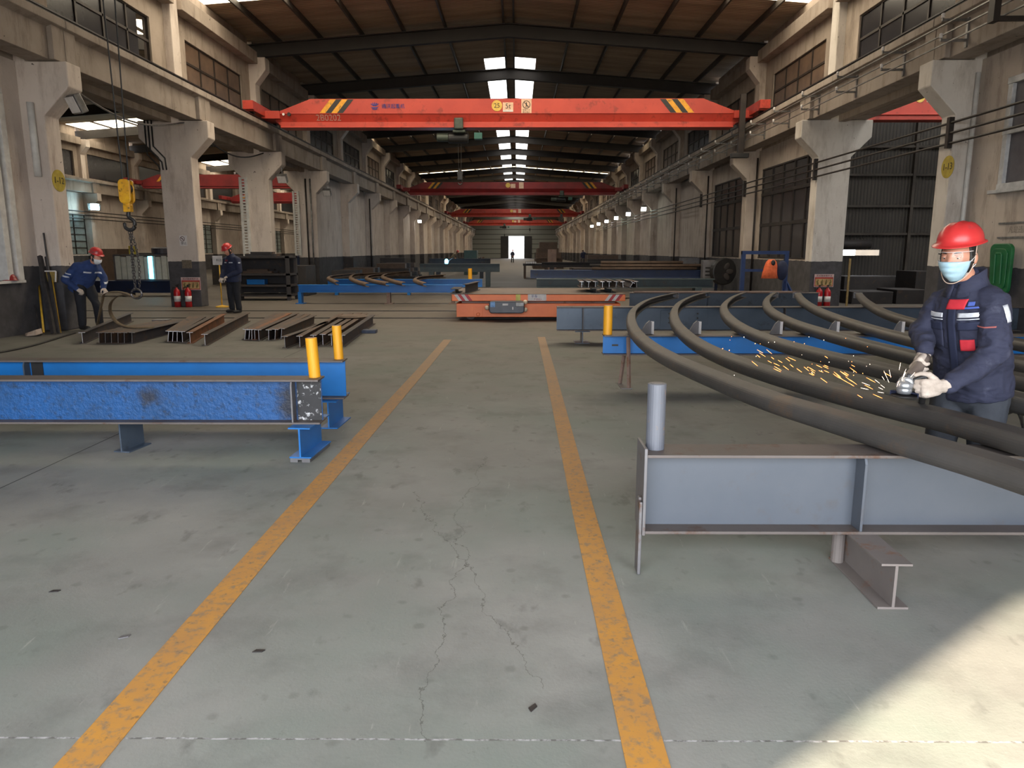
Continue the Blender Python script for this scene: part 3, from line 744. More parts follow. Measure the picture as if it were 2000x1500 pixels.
for k,c in ((5,(235,255,240)),(6,(255,255,255)),(7,(225,255,235)),(8,(255,255,255)),(9,(235,255,240)),(10,(255,240,200))):
    floodlight(0,0,k,1,'lit floodlight under the %s right corbel'%ords[k],True,c)
floodlight(0,0,8,-1,'lit floodlight far along the left wall, above the welder',True,(255,255,250))
q=gx(182,404,AX+0.6)
root=thing('floodlight','brilliant bluish floodlight in the adjoining left hall','lamp',q)
MB().bc((0,0.1,0),(0.5,0.5,0.4)).build('housing',M_galv,root,bevel=0.02); MB().bc((0.2,-0.18,-0.02),(0.42,0.1,0.34),(0,0,0.7)).build('lens',emis('bluish_glow',(190,240,255),40),root)
# conductor bars and brackets on the right runway beam
xf=XR-0.26
for i,z in enumerate((5.28,5.12,4.96)):
    mb=MB().box(xf-0.40,xf-0.37,3.0,100,z-0.01,z+0.01)
    tag(mb.build('conductor_bar',M_galv),'%s thin conductor bar along the right runway beam'%('upper','middle','lower')[i],'power rail',kind='structure')
kb=0
first=None
for i in range(26):
    y=11.2+i*2.05
    if first is None:
        first=thing('bar_bracket','steel conductor bar bracket on the right runway beam','bracket',(xf,y,0),group='brackets along the right runway beam')
        m=MB().box(-0.03,0.03,-0.03,0.03,4.90,5.38)
        for z in (5.34,5.02): m.box(-0.46,0.0,-0.02,0.02,z-0.02,z+0.02).box(-0.46,-0.44,-0.02,0.02,z,z+0.05)
        m.build('arm',M_galv,first)
        m=MB()
        for z in (5.07,5.39): MB().lathe([(0.02,0),(0.032,0.02),(0.022,0.04),(0.032,0.06),(0.02,0.08)],(-0.45,0,z-0.02),10).build('insulator',M_white2,first,smooth=True)
    else: dup(first,loc=(xf,y,0))
# pipes running across the right columns
for i,z in enumerate((3.78,3.60,3.42)):
    mb=MB().tube([(XR-0.05,4.0,z),(XR-0.05,75.0,z)],0.022,8); tag(mb.build('wall_pipe',M_pipe_d),'%s of three dark pipes strung across the right columns'%('topmost','middle','lowest')[i],'pipe')
for i,k in enumerate((0,1,2,3)):
    y=Yk(k); o=MB().box(-0.09,0.0,-0.05,0.04,3.34,3.88).build('pipe_clamp',M_pipe_d,loc=(XR,y+0.06,0)); tag(o,'dark clamp holding the pipes to the %s right column'%ords[k],'clamp')
for k,dx,lab in ((0,0.30,'pale conduit rising beside the nearest right column'),(2,0.32,'dark conduit on the third right column'),(3,0.2,'long dark downpipe near the fourth right column'),(4,0.15,'dark downpipe by the fifth right column')):
    m=M_pipe_w if k==0 else M_pipe_d
    y=Yk(k)-0.05; o=MB().tube([(0,0,0),(0,0,4.6)],0.04 if k==0 else 0.03,10).build('conduit',m,smooth=True,loc=(XR+dx,y,0.02)); tag(o,lab,'pipe')
for k,dx,lab in ((3,0.22,'bright steel downpipe on the fourth left column'),(3,0.42,'dark downpipe on the fourth left column'),(5,0.1,'dark downpipe on the sixth left column')):
    o=MB().tube([(0,0,0),(0,0,4.5)],0.035,10).build('conduit',M_galv if 'bright' in lab else M_pipe_d,smooth=True,loc=(XL-dx,Yk(k)-0.05,0.02)); tag(o,lab,'pipe')
for k in (2,3):
    root=thing('cable_ladder','white perforated cable ladder on the outer edge of the %s left column'%ords[k],'cable tray',(XL-0.86,Yk(k)-0.06,1.3))
    m=MB().box(-0.14,-0.06,-0.03,0.05,0,2.7).box(0.06,0.14,-0.03,0.05,0,2.7); m.build('rail',M_pipe_w,root)
    m=MB()
    for i in range(27): m.box(-0.06,0.06,0.0,0.03,0.03+i*0.1,0.085+i*0.1)
    m.build('rungs',M_pipe_w,root)
# sagging cable under the left runway beam
for k,l in ((0,'sagging pale cable under the left runway beam in the first open bay'),(1,'sagging cable under the left runway beam in the second open bay')):
    P=[Vector((XL-0.12,Yk(k)+0.45+t*5.6,4.80-0.42*math.sin(PI*t))) for t in [i/16 for i in range(17)]]
    tag(MB().tube(P,0.022,8).build('sagging_cable',M_galv if k==0 else M_cable,smooth=True),l,'cable')
m=MB()
for i in range(3):
    x=XL-0.95-i*0.09; m.tube([(x,Yk(1)-0.05,4.85),(x,Yk(1)-0.05,4.2-0.1*i),(x+0.28,Yk(1)-0.05,3.9-0.1*i),(x+0.30,Yk(1)-0.05,3.6)],0.02,8)
tag(m.build('conduit_bundle',M_cable,smooth=True),'bundle of bent black conduits on the second left column','cable')
# dark column masts at the right end of the near crane (bar collector frame)
root=thing('collector_gantry','dark upright collector gantry on the right runway beam at the frame top','frame',(xf-0.52,11.3,0))
MB().box(-0.05,0.05,-0.6,-0.48,4.86,6.6).build('post',M_pipe_d,root,bevel=0.005); MB().box(-0.05,0.05,0.35,0.5,4.86,6.6).build('post',M_pipe_d,root,bevel=0.005)
MB().box(-0.04,0.04,-0.5,0.4,5.62,5.72).build('crossbar',M_pipe_d,root); MB().box(-0.04,0.5,-0.55,-0.5,4.88,4.95).box(-0.04,0.5,0.4,0.45,4.88,4.95).build('bracket',M_pipe_d,root)
root=thing('collector_mast','tall dark collector mast hanging by the right end of the near crane','mast',(XR-0.78,24.2,0))
MB().box(-0.09,0.09,-0.06,0.06,4.5,6.35).build('post',M_pipe_d,root,bevel=0.01); MB().box(-0.3,0.25,-0.1,0.1,4.42,4.56).build('shoe',M_black,root,bevel=0.01)
# signs
def plate(name,label,cat,p,w,h,mat,rz=0.0,t=0.012):
    root=thing(name,label,cat,p,rz); MB().bc((0,0,0),(w,t,h)).build('panel',mat,root); return root
def fire_sign(c,label,k):
    r=plate('fire_sign',label,'sign',c,0.52,0.34,M_redsign)
    MB().bc((0,-0.008,0.125),(0.50,0.004,0.075)).build('header',pm('pink_header_%d'%k,(216,176,170),(190,150,146),9,0.6),r)
    MB().bc((0,-0.008,-0.045),(0.46,0.004,0.19)).build('inset',pm('ochre_inset_%d'%k,(196,166,112),(160,126,84),12,0.6),r)
    fr=MB()
    for z in (-0.165,0.165): fr.bc((0,-0.008,z),(0.52,0.004,0.01))
    for x in (-0.255,0.255): fr.bc((x,-0.008,0),(0.01,0.004,0.34))
    fr.build('border',M_white2,r)
    text_mesh('灭火器使用方法',0.06,M_ink,'lettering',r,(0,-0.012,0.125),(PI/2,0,0))
    fg=MB()
    for i in range(4):
        x=-0.17+i*0.113; fg.bc((x,-0.012,-0.06),(0.05,0.003,0.10),(0,0.2*(i-1),0)).ball((x+0.01,-0.012,0.01),(0.02,0.002,0.02),8,5)
    fg.build('figures',pm('olive_figures_%d'%k,(120,112,60),(100,80,50),12,0.6),r)
cs=gy(373,554,Yk(1)-0.012); fire_sign(cs,'red and yellow fire extinguisher sign on the second left column',0)
cs2=gy(1609,548,Yk(1)-0.012); fire_sign(cs2,'faded fire extinguisher sign on the second right column',1)
c=gy(358,470,Yk(1)-0.01)
r=plate('prohibition_sign','small white prohibition sign on the second left column','sign',c,0.20,0.27,M_white2,t=0.006)
q=MB(); n=28
for i in range(n):
    a0,a1=2*PI*i/n,2*PI*(i+1)/n
    q.add([(rr*math.cos(a)-0.02,-0.006,0.045+rr*math.sin(a)) for a in (a0,a1) for rr in (0.052,0.066)],[(0,1,3,2)])
q.bc((-0.02,-0.006,0.045),(0.115,0.002,0.014),(0,PI/4,0)).bc((-0.02,-0.005,0.045),(0.05,0.002,0.018))
q.build('symbol',pm('maroon_ink',(84,44,40),None,1,0.6),r); text_mesh('禁止',0.075,M_ink,'lettering',r,(0.01,-0.006,-0.075),(PI/2,0,0))
c=gy(365,516,Yk(1)-0.012); plate('switch_plate','dull brown metal plate on the second left column above its dark base','plate',c,0.26,0.22,pm('dull_brown_plate',(112,100,84),(90,80,68),20,0.7))
c=gx(1985,448,RW-0.01)
r=thing('wall_board','faint painted wall board with dark rails by the white framed window','board',c); r.rotation_euler=(0,0,-PI/2)
MB().bc((0,0,0.11),(0.9,0.03,0.03)).bc((0,0,-0.13),(0.9,0.03,0.03)).build('rail',M_galv,r); text_mesh('凡是违规',0.12,pm('faded_grey_ink',(120,112,104),(150,140,130),20,0.8),'lettering',r,(0.05,-0.004,-0.01),(PI/2,0,0))
# green lid hung on the right wall
c=gx(1955,525,RW-0.11)
r=thing('bin_lid','green plastic bin lid hanging on the right wall behind the worker','lid',c); r.rotation_euler=(0.05,0,-PI/2)
M_green=pm('green_plastic',(36,110,62),(28,92,52),6,0.4)
def rr(w,h,r,n=6):
    P=[]
    for cx,cz,a in ((w-r,h-r,0),(-w+r,h-r,90),(-w+r,-h+r,180),(w-r,-h+r,270)):
        for i in range(n+1): t=math.radians(a+90*i/n); P.append((cx+r*math.cos(t),cz+r*math.sin(t)))
    return P
def taper(P,k): return [(x*(1+k*z),z) for x,z in P]
MB().ext(taper(rr(0.26,0.42,0.12),0.25),'y',-0.03,0.03).build('shell',M_green,r,bevel=0.015,seg=3)
MB().ext(taper(rr(0.19,0.34,0.1),0.25),'y',-0.05,-0.028).build('inner_panel',M_green,r,bevel=0.01,seg=2)
MB().bc((-0.08,-0.06,0),(0.03,0.03,0.5)).bc((0.08,-0.06,0),(0.03,0.03,0.5)).bc((0,-0.055,0.26),(0.14,0.03,0.03)).build('ribs',M_green,r,bevel=0.008)
# fire extinguishers
M_ext=pm('extinguisher_red',(176,30,36),(150,26,30),4,0.35)
def extinguisher(p,label,group):
    r=thing('fire_extinguisher',label,'fire extinguisher',p,group=group)
    MB().lathe([(0.075,0.0),(0.085,0.015),(0.085,0.40),(0.07,0.46),(0.03,0.50),(0.025,0.53)],(0,0,0),20).build('cylinder',M_ext,r,smooth=True)
    MB().lathe([(0.087,0.15),(0.087,0.30)],(0,0,0),20).build('label_band',M_white2,r,smooth=True)
    MB().bc((0,0,0.56),(0.03,0.03,0.06)).bc((0.03,0,0.60),(0.11,0.02,0.015),(0,-0.2,0)).bc((0.03,0,0.57),(0.10,0.02,0.012),(0,0.1,0)).build('valve',M_black,r)
    MB().tube(catmull([(0.0,-0.02,0.55),(-0.09,-0.04,0.52),(-0.115,-0.03,0.36),(-0.105,-0.02,0.2)],6),0.013,8).build('hose',M_black,r,smooth=True)
e0=gz(352,599,0); e1=gz(371,599,0)
extinguisher((e0.x,Yk(1)-0.14,0.0),'left one of two red extinguishers at the second left column','extinguishers at the second left column')
extinguisher((e0.x+0.30,Yk(1)-0.14,0.0),'right one of two red extinguishers at the second left column','extinguishers at the second left column')
ex=gy(1601,580,Yk(1)-0.14)
extinguisher((ex.x-0.02,Yk(1)-0.14,0.0),'left one of two extinguishers at the second right column','extinguishers at the second right column')
extinguisher((ex.x+0.20,Yk(1)-0.14,0.0),'right one of two extinguishers at the second right column','extinguishers at the second right column')
o=MB().tube([(0,0,0),(0,0,1.3)],0.03,10).build('guard_post',pm('tarnished_brass_pole',(150,128,80),(120,100,66),9,0.5,0.4),loc=(XR+1.0,Yk(1)-0.1,0.0)); tag(o,'tarnished yellowish pole beside the second right column','pole')
# ================================================================== steel benches, arches, cart, stock
def steelmat(name,c1,c2,rust,rs=4,rough=0.45,metal=0.15,bump=0.06,rnd=0.0,amount=(0.56,0.66)):
    m,t=newmat(name); v=t.map()
    c=t.mix(t.ramp(t.noise(v,2.2,5,0.6),0.35,0.7),lin(c1),lin(c2))
    c=t.mix(t.ramp(t.noise(t.map((1,1,1),(7,3,1)),rs,7,0.7),amount[0],amount[1]),c,lin(rust))
    if rnd:
        oi=t.n.new('ShaderNodeObjectInfo'); k=t.math('MULTIPLY',oi.outputs['Random'],rnd); k=t.math('ADD',k,1-rnd/2)
        hs=t.n.new('ShaderNodeHueSaturation'); t.lk(k,hs.inputs['Value']); t.lk(c,hs.inputs['Color']); c=hs.outputs[0]
    t.set(Base_Color=c,Roughness=rough,Metallic=metal); t.bump(t.noise(v,28,6,0.65),bump,0.01); return m
M_blue=steelmat('blue_paint_flaking',(16,78,138),(20,68,116),(20,38,62),20,0.45,0.05,0.9,amount=(0.5,0.72))
_t=NT.__new__(NT); _t.t=M_blue.node_tree; _t.n=_t.t.nodes; _t.l=_t.t.links
_t.b=[n for n in _t.n if n.type=='BSDF_PRINCIPLED'][0]; _t.tc=[n for n in _t.n if n.type=='TEX_COORD'][0]
def scorch(t,cx,cz,rx,rz,amt):
    v=t.map(); s=t.sep(v); nz=t.math('MULTIPLY',t.math('SUBTRACT',t.noise(v,9,5,0.7),0.5),1.6)
    a=t.math('DIVIDE',t.math('SUBTRACT',s[0],cx),rx); b=t.math('DIVIDE',t.math('SUBTRACT',s[2],cz),rz)
    d=t.math('ADD',t.math('SQRT',t.math('ADD',t.math('MULTIPLY',a,a),t.math('MULTIPLY',b,b))),nz)
    src=t.b.inputs['Base Color'].links[0].from_socket
    k=t.math('MULTIPLY',t.math('SUBTRACT',1.0,t.ramp(d,0.25,1.0)),amt)
    t.lk(t.mix(k,src,lin((30,28,30))),t.b.inputs['Base Color'])
scorch(_t,-1.28,0.44,0.12,0.09,0.85); scorch(_t,-0.24,0.40,0.13,0.22,0.9)
M_bluep=steelmat('smooth_blue_paint',(18,110,186),(22,98,164),(60,84,110),3,0.4,0.05,0.03,amount=(0.64,0.74))
M_graybl=steelmat('grey_blue_paint',(79,85,95),(86,91,100),(82,81,84),2,0.42,0.15,0.03)
M_dkgray=steelmat('dark_grey_blue_paint',(72,84,98),(84,94,108),(58,62,68),2,0.38,0.25,0.03)
M_flange=steelmat('scuffed_rusty_flange',(104,96,93),(91,84,81),(88,66,54),6,0.6,0.25,0.08)
M_bare=steelmat('bare_grey_steel',(118,116,118),(100,98,100),(96,74,60),6,0.5,0.4,0.06)
M_rustleg=steelmat('brown_rusty_steel',(142,118,106),(120,100,92),(116,84,64),6,0.7,0.1,0.08)
M_arch=steelmat('mill_scale_steel',(78,75,73),(63,61,60),(98,80,64),3.0,0.55,0.3,0.12,rnd=0.25,amount=(0.55,0.72))
M_archb=steelmat('brown_arch_steel',(104,84,68),(88,72,60),(70,54,44),4,0.6,0.2,0.1)
M_post=steelmat('yellow_post_paint',(232,166,30),(222,152,34),(150,104,44),8,0.5,0.05,0.05,amount=(0.66,0.72))
M_postg=steelmat('weathered_grey_post',(108,111,120),(98,102,112),(150,122,96),7,0.5,0.15,0.05,amount=(0.62,0.68))
M_stub=steelmat('dusty_rusty_section',(126,118,114),(110,102,99),(122,88,68),6,0.7,0.15,0.08)
M_timber=pm('grey_timber',(112,102,96),(92,84,80),9,0.8)
M_tag=pm('spatter_plate',(44,42,44),(30,30,32),8,0.6,spots=(196,196,198),sscale=26)
def hbeam(root,L,zb,zt,D,mw,mf,tf=0.014,tw=0.012,side=1,y=0.0,dark_web_end=None):
    """H beam bench: lies along local X from 0 to side*L, centred on local Y=0"""
    x0,x1=sorted((0,side*L))
    MB().box(x0,x1,-tw/2,tw/2,zb+tf,zt-tf).build('web',mw,root)
    MB().box(x0,x1,-D/2,D/2,zt-tf,zt).build('top_flange',mf,root,bevel=0.002)
    MB().box(x0,x1,-D/2,D/2,zb,zb+tf).build('bottom_flange',mf,root,bevel=0.002)
def stiff(root,x,zb,zt,D,mat,tf=0.014):
    m=MB().ext([(-D/2+0.004,zb+tf),(-0.007,zb+tf),(-0.007,zt-tf),(-D/2+0.018,zt-tf),(-D/2+0.004,zt-tf-0.03)],'x',x-0.006,x+0.006)
    return m.build('stiffener',mat,root,bevel=0.001)
def post(root,x,y,z,h,r,mat,tilt=0.0,cap=None):
    o=MB().lathe([(r,0),(r,h),(r-0.008,h+0.002)],(0,0,0),24).build('post',mat,root,smooth=False,loc=(x,y,z),rot=(0,tilt,0))
    MB().lathe([(r-0.012,h-0.01),(r-0.012,h+0.004)],(0,0,0),20).build('post_cap',cap or M_bare,o)
    return o
def block(label,x,y,h,L,B,mat,rz=0.0,packs=False,wing=False):
    """short H section standing on the floor as a support, long axis along local Y"""
    r=thing('support_block',label,'support',(x,y,0),rz)
    b=0.0
    if packs:
        m=MB().box(-0.075,-0.02,-L/2,L/2,0,0.018).box(0.01,0.07,-L/2,L/2,0,0.018).box(-0.075,0.07,-L/2,L/2,0.018,0.03); m.build('packing_plate',M_bare,r); b=0.03
    MB().box(-B/2,B/2,-L/2,L/2,b,b+0.01).build('base_flange',mat,r,bevel=0.001)
    MB().box(-0.006,0.006,-L/2,L/2,b+0.01,h-0.01).build('web',mat,r)
    MB().box(-B/2,B/2,-L/2,L/2,h-0.01,h).build('top_flange',mat,r,bevel=0.001)
    if wing: MB().lathe([(0.03,b+0.01),(0.03,h-0.05)],(-0.045,L/2-0.05,0),14).build('stub_tube',mat,r)
    return r
ZT=0.585
# nearest bench on the right: grey H beam with post and end plate
root=thing('steel_bench_beam','pale grey blue H beam bench in the right foreground with a weathered grey post','steel beam',(0.595,3.30,0))
hbeam(root,3.4,0.205,ZT,0.20,M_graybl,M_flange)
MB().box(-0.014,0.0,-0.105,0.105,0.20,ZT+0.03).build('end_plate',M_bare,root,bevel=0.002)
MB().box(-0.03,-0.015,-0.10,-0.02,0.005,0.36).box(-0.03,-0.015,-0.075,-0.045,0.36,0.375).build('foot_bracket',M_bare,root,bevel=0.003)
for x in (1.0,2.1): stiff(root,x,0.205,ZT,0.20,M_graybl)
post(root,0.055,0.02,ZT,0.31,0.043,M_postg)
g=gz(1745,1190,0)
block('rusty short H section under the pale grey bench beam, sticking out toward the viewer',1.605,3.14,0.205,0.52,0.13,M_stub,rz=-0.02,wing=True)
# blue bench beam behind it
b0=gz(1180,655,0.585)
YB2=b0.y+0.10
root=thing('steel_bench_beam','bright blue H beam bench on the right behind the bent arches, with a yellow post','steel beam',(b0.x,YB2,0))
hbeam(root,7.5,0.36,ZT,0.20,M_bluep,M_flange)
post(root,0.05,-0.0,ZT,0.32,0.05,M_post)
stiff(root,0.27,0.36,ZT,0.2,M_flange)
MB().box(0.10,0.17,-0.012,-0.006,0.455,0.475).build('burnt_patch',M_black,root)
lf=MB()
l=MB().ext([(0.235,0.0),(0.275,0.0),(0.265,0.37),(0.24,0.37)],'y',-0.135,-0.10); 
MB().tube([(0.28,-0.17,0.0),(0.265,-0.10,ZT-0.02)],0.022,4).build('leg',M_rustleg,root)
MB().tube([(0.22,0.13,0.0),(0.25,0.05,0.36)],0.022,4).build('leg',M_rustleg,root)
MB().box(0.19,0.31,-0.19,0.16,0.0,0.008).build('foot_plate',M_bare,root)
for x in (4.2,7.1): MB().box(x-0.05,x+0.05,-0.1,0.1,0.0,0.36).build('leg',M_rustleg,root)
# dark bench beam
b0=gz(1088,600,0.59); YB3=b0.y+0.1
root=thing('steel_bench_beam','dark grey blue H beam bench with a bolted plate, third from the front on the right','steel beam',(b0.x,YB3,0))
hbeam(root,8.2,0.20,0.595,0.22,M_dkgray,M_flange)
stiff(root,0.43,0.2,0.595,0.22,M_flange); stiff(root,3.75,0.2,0.595,0.22,M_flange)
pl=MB().box(1.72,2.5,-0.02,-0.006,0.28,0.53).build('splice_plate',M_dkgray,root,bevel=0.002)
bm=[]
for i in range(2):
    for j in range(3):
        MB().lathe([(0.016,0),(0.016,0.012)],(1.86+i*0.47,-0.02,0.33+j*0.075),6,0,Euler((PI/2,0,0)).to_matrix()).build('bolt',M_black,pl)
block('dark short H section under the left end of the dark grey bench beam',b0.x+0.42,YB3,0.20,0.4,0.24,M_dkgray)
block('short H section under the middle of the dark grey bench beam',b0.x+5.2,YB3,0.20,0.4,0.2,M_dkgray)
# lugs on the blue bench (stops)
lug=None
for i,(px,lab) in enumerate(((1260,'left'),(1352,'second'),(1510,'third'),(1620,'fourth'),(1746,'fifth'))):
    x=gz(px,652,ZT).x; l='%s chalk edged stop bracket on the bright blue bench%s'%(lab,' counted from its yellow post' if i else 'most stop, close to its yellow post')
    l=['chalk edged stop bracket nearest the yellow post of the bright blue bench','second chalk edged stop bracket from the yellow post on the blue bench','third chalk edged stop bracket from the yellow post on the blue bench','fourth chalk edged stop bracket from the yellow post on the blue bench','fifth chalk edged stop bracket, just left of the grinding worker'][i]
    if lug is None:
        lug=thing('stop_bracket',l,'bracket',(x,YB2+0.02,ZT),0.5,'stop brackets on the blue bench')
        MB().ext([(-0.09,0.0),(0.08,0.0),(0.08,0.13),(0.05,0.15),(0.0,0.12)],'y',-0.006,0.006).build('gusset',M_bare,lug)
        MB().box(0.075,0.085,-0.035,0.035,0.0,0.14).build('face_plate',M_white2,lug)
    else: dup(lug,loc=(x,YB2+0.02,ZT),label=l)
# left foreground benches
b1=gz(621,742,ZT)
root=thing('steel_bench_beam','nearest blue H beam bench on the left with flaking paint and a yellow post','steel beam',(b1.x,b1.y+0.09,0))
hbeam(root,5.2,0.255,ZT,0.19,M_blue,M_flange,side=-1)
stiff(root,-0.20,0.255,ZT,0.19,M_bare)
MB().box(-0.18,-0.005,-0.013,-0.006,0.27,ZT-0.02).build('spatter_panel',M_tag,root)
post(root,-0.055,0.03,ZT,0.29,0.042,M_post,tilt=-0.05,cap=M_rustleg)
g=gz(590,897,0)
block('blue short H section under the right end of the nearest left bench',-1.545,b1.y+0.12,0.255,0.46,0.16,M_bluep,rz=-0.06,packs=True)
block('dark short H section under the middle of the nearest left bench',gz(338,835,0).x,b1.y+0.27,0.255,0.26,0.13,M_dkgray,rz=-0.15)
b2=gz(669,705,0.575)
root=thing('steel_bench_beam','second blue H beam bench on the left with smooth paint and a yellow post','steel beam',(b2.x,b2.y+0.09,0))
hbeam(root,6.0,0.24,0.575,0.18,M_bluep,M_flange,side=-1)
post(root,-0.06,0.03,0.575,0.29,0.04,M_post,tilt=-0.03)
stiff(root,-2.75,0.24,0.575,0.18,M_dkgray)
MB().box(-2.73,-2.63,-0.014,-0.006,0.26,0.55).build('dark_plate',M_black,root)
block('blue short H section under the right end of the second left bench',-1.60,b2.y+0.12,0.24,0.42,0.15,M_bluep,rz=-0.05)
# --- bent U-section arches lying on the right benches
UP=[(0.058,-0.052),(0.058,-0.036),(0.020,-0.030),(-0.034,-0.024),(-0.034,0.024),(0.020,0.030),(0.058,0.036),(0.058,0.052),(0.030,0.056),(-0.020,0.046),(-0.046,0.034),(-0.056,0.0),(-0.046,-0.034),(-0.020,-0.046),(0.030,-0.056)]
_t=[math.radians(-90+15*i) for i in range(13)]
UP=[(-0.014-0.042*math.cos(t),0.050*math.sin(t)) for t in _t]+[(0.030,0.056),(0.046,0.060),(0.058,0.056),(0.058,0.038)]+[(-0.012-0.028*math.cos(t),0.036*math.sin(t)) for t in _t[::-2]]+[(0.058,-0.038),(0.058,-0.056),(0.046,-0.060),(0.030,-0.056)]
AZ=ZT+0.061
def arch(px,label,z=AZ,mat=M_arch,prof=UP,group='bent steel arches on the right benches',ends=True,flip=1,name='steel_arch',ext=0.0):
    P=catmull([gz(x,y,z) for x,y in px],10)
    if ext:
        a=P[-1]-P[-2]; b=P[-6]-P[-7]; th=(math.atan2(a.y,a.x)-math.atan2(b.y,b.x))/5; st=a.length; d=math.atan2(a.y,a.x); q=P[-1].copy(); k=th*(0.12/max(st,1e-4))
        for i in range(int(ext/0.12)):
            d+=max(-0.03,min(0.03,k)); q=q+Vector((math.cos(d)*0.12,math.sin(d)*0.12,0)); P.append(q.copy())
    c=P[len(P)//2].copy(); c.z=0
    root=thing(name,label,'steel arch',c,group=group)
    L=[p-c for p in P]
    pr=[(u*flip,w) for u,w in prof]
    if flip<0: pr=pr[::-1]
    MB().sweep(L,pr).build('bar',mat,root,smooth=False,bevel=0.004,seg=1)
    if ends:
        d=(L[0]-L[1]).normalized(); a=math.atan2(d.y,d.x)
        e=MB().bc((0,0,0),(0.012,0.16,0.11)).build('end_plate',M_bare,root,bevel=0.002); e.location=L[0]+d*0.008; e.rotation_euler=(0,0,a)
        for s in (-1,1): MB().lathe([(0.011,-0.008),(0.011,0.008)],(0,s*0.06,0.03),10,0,Euler((0,PI/2,0)).to_matrix()).build('bolt_hole',M_black,e)
    return root
# order of points: far end -> bend -> near end ; concave side is on the right/inside of the bend
A=[([(1318,577),(1290,583),(1262,592),(1240,607),(1232,624),(1237,648),(1262,676),(1310,706),(1400,746),(1500,785),(1620,823),(1760,866),(1900,907),(2040,952)],'nearest bent arch on the right, its long leg crossing the pale grey bench',True),
   ([(1382,575),(1355,582),(1330,594),(1318,608),(1316,625),(1326,646),(1360,675),(1420,705),(1500,733),(1600,762),(1720,794),(1850,826),(2040,880)],'second bent arch on the right, under the grinder',False),
   ([(1452,576),(1432,584),(1417,596),(1413,608),(1422,625),(1452,647),(1510,671),(1600,697),(1700,721),(1830,752),(1980,788),(2060,808)],'third bent arch on the right, behind the grinding worker',False),
   ([(1512,576),(1500,585),(1496,596),(1504,610),(1540,631),(1600,652),(1690,677),(1790,702),(1900,728),(2040,758)],'fourth bent arch on the right, with a bolted end plate',True),
   ([(1557,577),(1567,590),(1590,606),(1640,627),(1720,652),(1800,672),(1900,695),(2040,724)],'fifth bent arch on the right, with a bolted end plate',True),
   ([(1676,577),(1690,592),(1720,611),(1770,629),(1840,646),(1930,664),(2040,684)],'sixth bent arch, farthest right, with a bolted end plate',True)]
for i,(px,l,e) in enumerate(A): arch(px,l,z=AZ+0.001*i,ends=e,flip=-1,ext=(0.7,1.2,1.6,1.8,2.0,2.2)[i])
# beams lying behind the cart on the right: dark stack with bars on it
c0=gz(1222,590,0.0); YS=17.9
root=thing('steel_bench_beam','long dark H beam bench beside the orange cart, stacked with bars','steel beam',(2.75,YS,0))
hbeam(root,4.6,0.12,0.50,0.25,M_dkgray,M_flange); stiff(root,1.9,0.12,0.5,0.25,M_dkgray)
for x in (0.4,4.0): MB().box(x-0.1,x+0.1,-0.12,0.12,0,0.12).build('foot',M_dkgray,root)
bar=None
for i in range(7):
    l=['thin rusty bar lying on the long dark bench beside the cart, %s of its row'%w for w in ('nearest','second','third','fourth','fifth','sixth','farthest')][i]
    m=MB().box(0,3.9-0.15*(i%3),-0.015,0.015,0,0.03)
    o=m.build('steel_bar',M_flange if i%2 else M_rustleg,loc=(2.85+0.12*(i%4),YS-0.105+i*0.035,0.5)); tag(o,l,'steel bar','bars on the long dark bench')
# concrete-grey beam stock behind (low stack right of it)
# --- orange rail cart
M_or=steelmat('orange_cart_paint',(238,126,66),(226,112,58),(168,84,52),3,0.45,0.05,0.03,amount=(0.62,0.75))
M_deck=steelmat('worn_deck_plate',(106,92,82),(92,80,72),(76,62,54),3,0.65,0.2,0.05)
c0=gz(883,620,0.07); CX0=c0.x; CX1=gz(1220,620,0.07).x; CY=c0.y
cart=thing('rail_transfer_cart','orange flat rail cart standing on the floor tracks in mid hall','cart',((CX0+CX1)/2,CY,0))
Wd=(CX1-CX0)/2; DP=2.55
za=gy(883,588,CY).z; zd=gy(883,574,CY).z
MB().box(-Wd,Wd,0,DP,za,zd-0.012).build('deck_frame',M_or,cart,bevel=0.01)
MB().box(-Wd,Wd,0.0,DP,zd-0.012,zd).build('deck_plate',M_deck,cart)
MB().box(-Wd+0.09,Wd-0.09,0.10,DP-0.1,0.07,za-0.06).build('side_frame',M_or,cart,bevel=0.008)
MB().box(-Wd+0.2,Wd-0.2,0.2,DP-0.2,za-0.06,za).build('spacer',M_rustleg,cart)
MB().bc((-1.32,0.095,0.19),(0.2,0.01,0.2)).lathe([(0.03,-0.01),(0.045,0.0),(0.03,0.01)],(-1.32,0.088,0.13),14,0,Euler((PI/2,0,0)).to_matrix()).build('access_panel',M_or,cart,bevel=0.004)
for x in (-1.5,1.5):
    for y in (0.4,2.35):
        MB().lathe([(0.09,-0.04),(0.09,0.02),(0.11,0.03),(0.11,0.04)],(x,y,0.10),18,0,Euler((PI/2,0,0)).to_matrix()).build('wheel',M_track,cart)
for s in (-1,1):
    m=MB()
    for i in range(4):
        x=s*(Wd-0.30)+(i-2)*0.075; m.ext([(x,za+0.005),(x+0.075,za+0.005),(x+0.075-s*(-0.1),zd-0.015),(x-s*(-0.1),zd-0.015)],'y',-0.004,0.001,i%2)
    m.build('warning_stripes',[M_white2,pm('stripe_red_%d'%s,(186,40,44),(170,34,40),6,0.5)],cart)
bx=gy(990,602,CY).x-(CX0+CX1)/2
cb=MB().ext(rr(0.38,0.13,0.07),'y',-0.26,0.10).build('control_box',pm('slate_box',(76,78,88),(62,64,72),4,0.4),cart,bevel=0.02,loc=(bx,0.0,0.31))
MB().bc((-0.30,-0.265,0.06),(0.10,0.01,0.11)).build('display',pm('blue_label',(110,160,210),(60,110,170),9,0.4),cb)
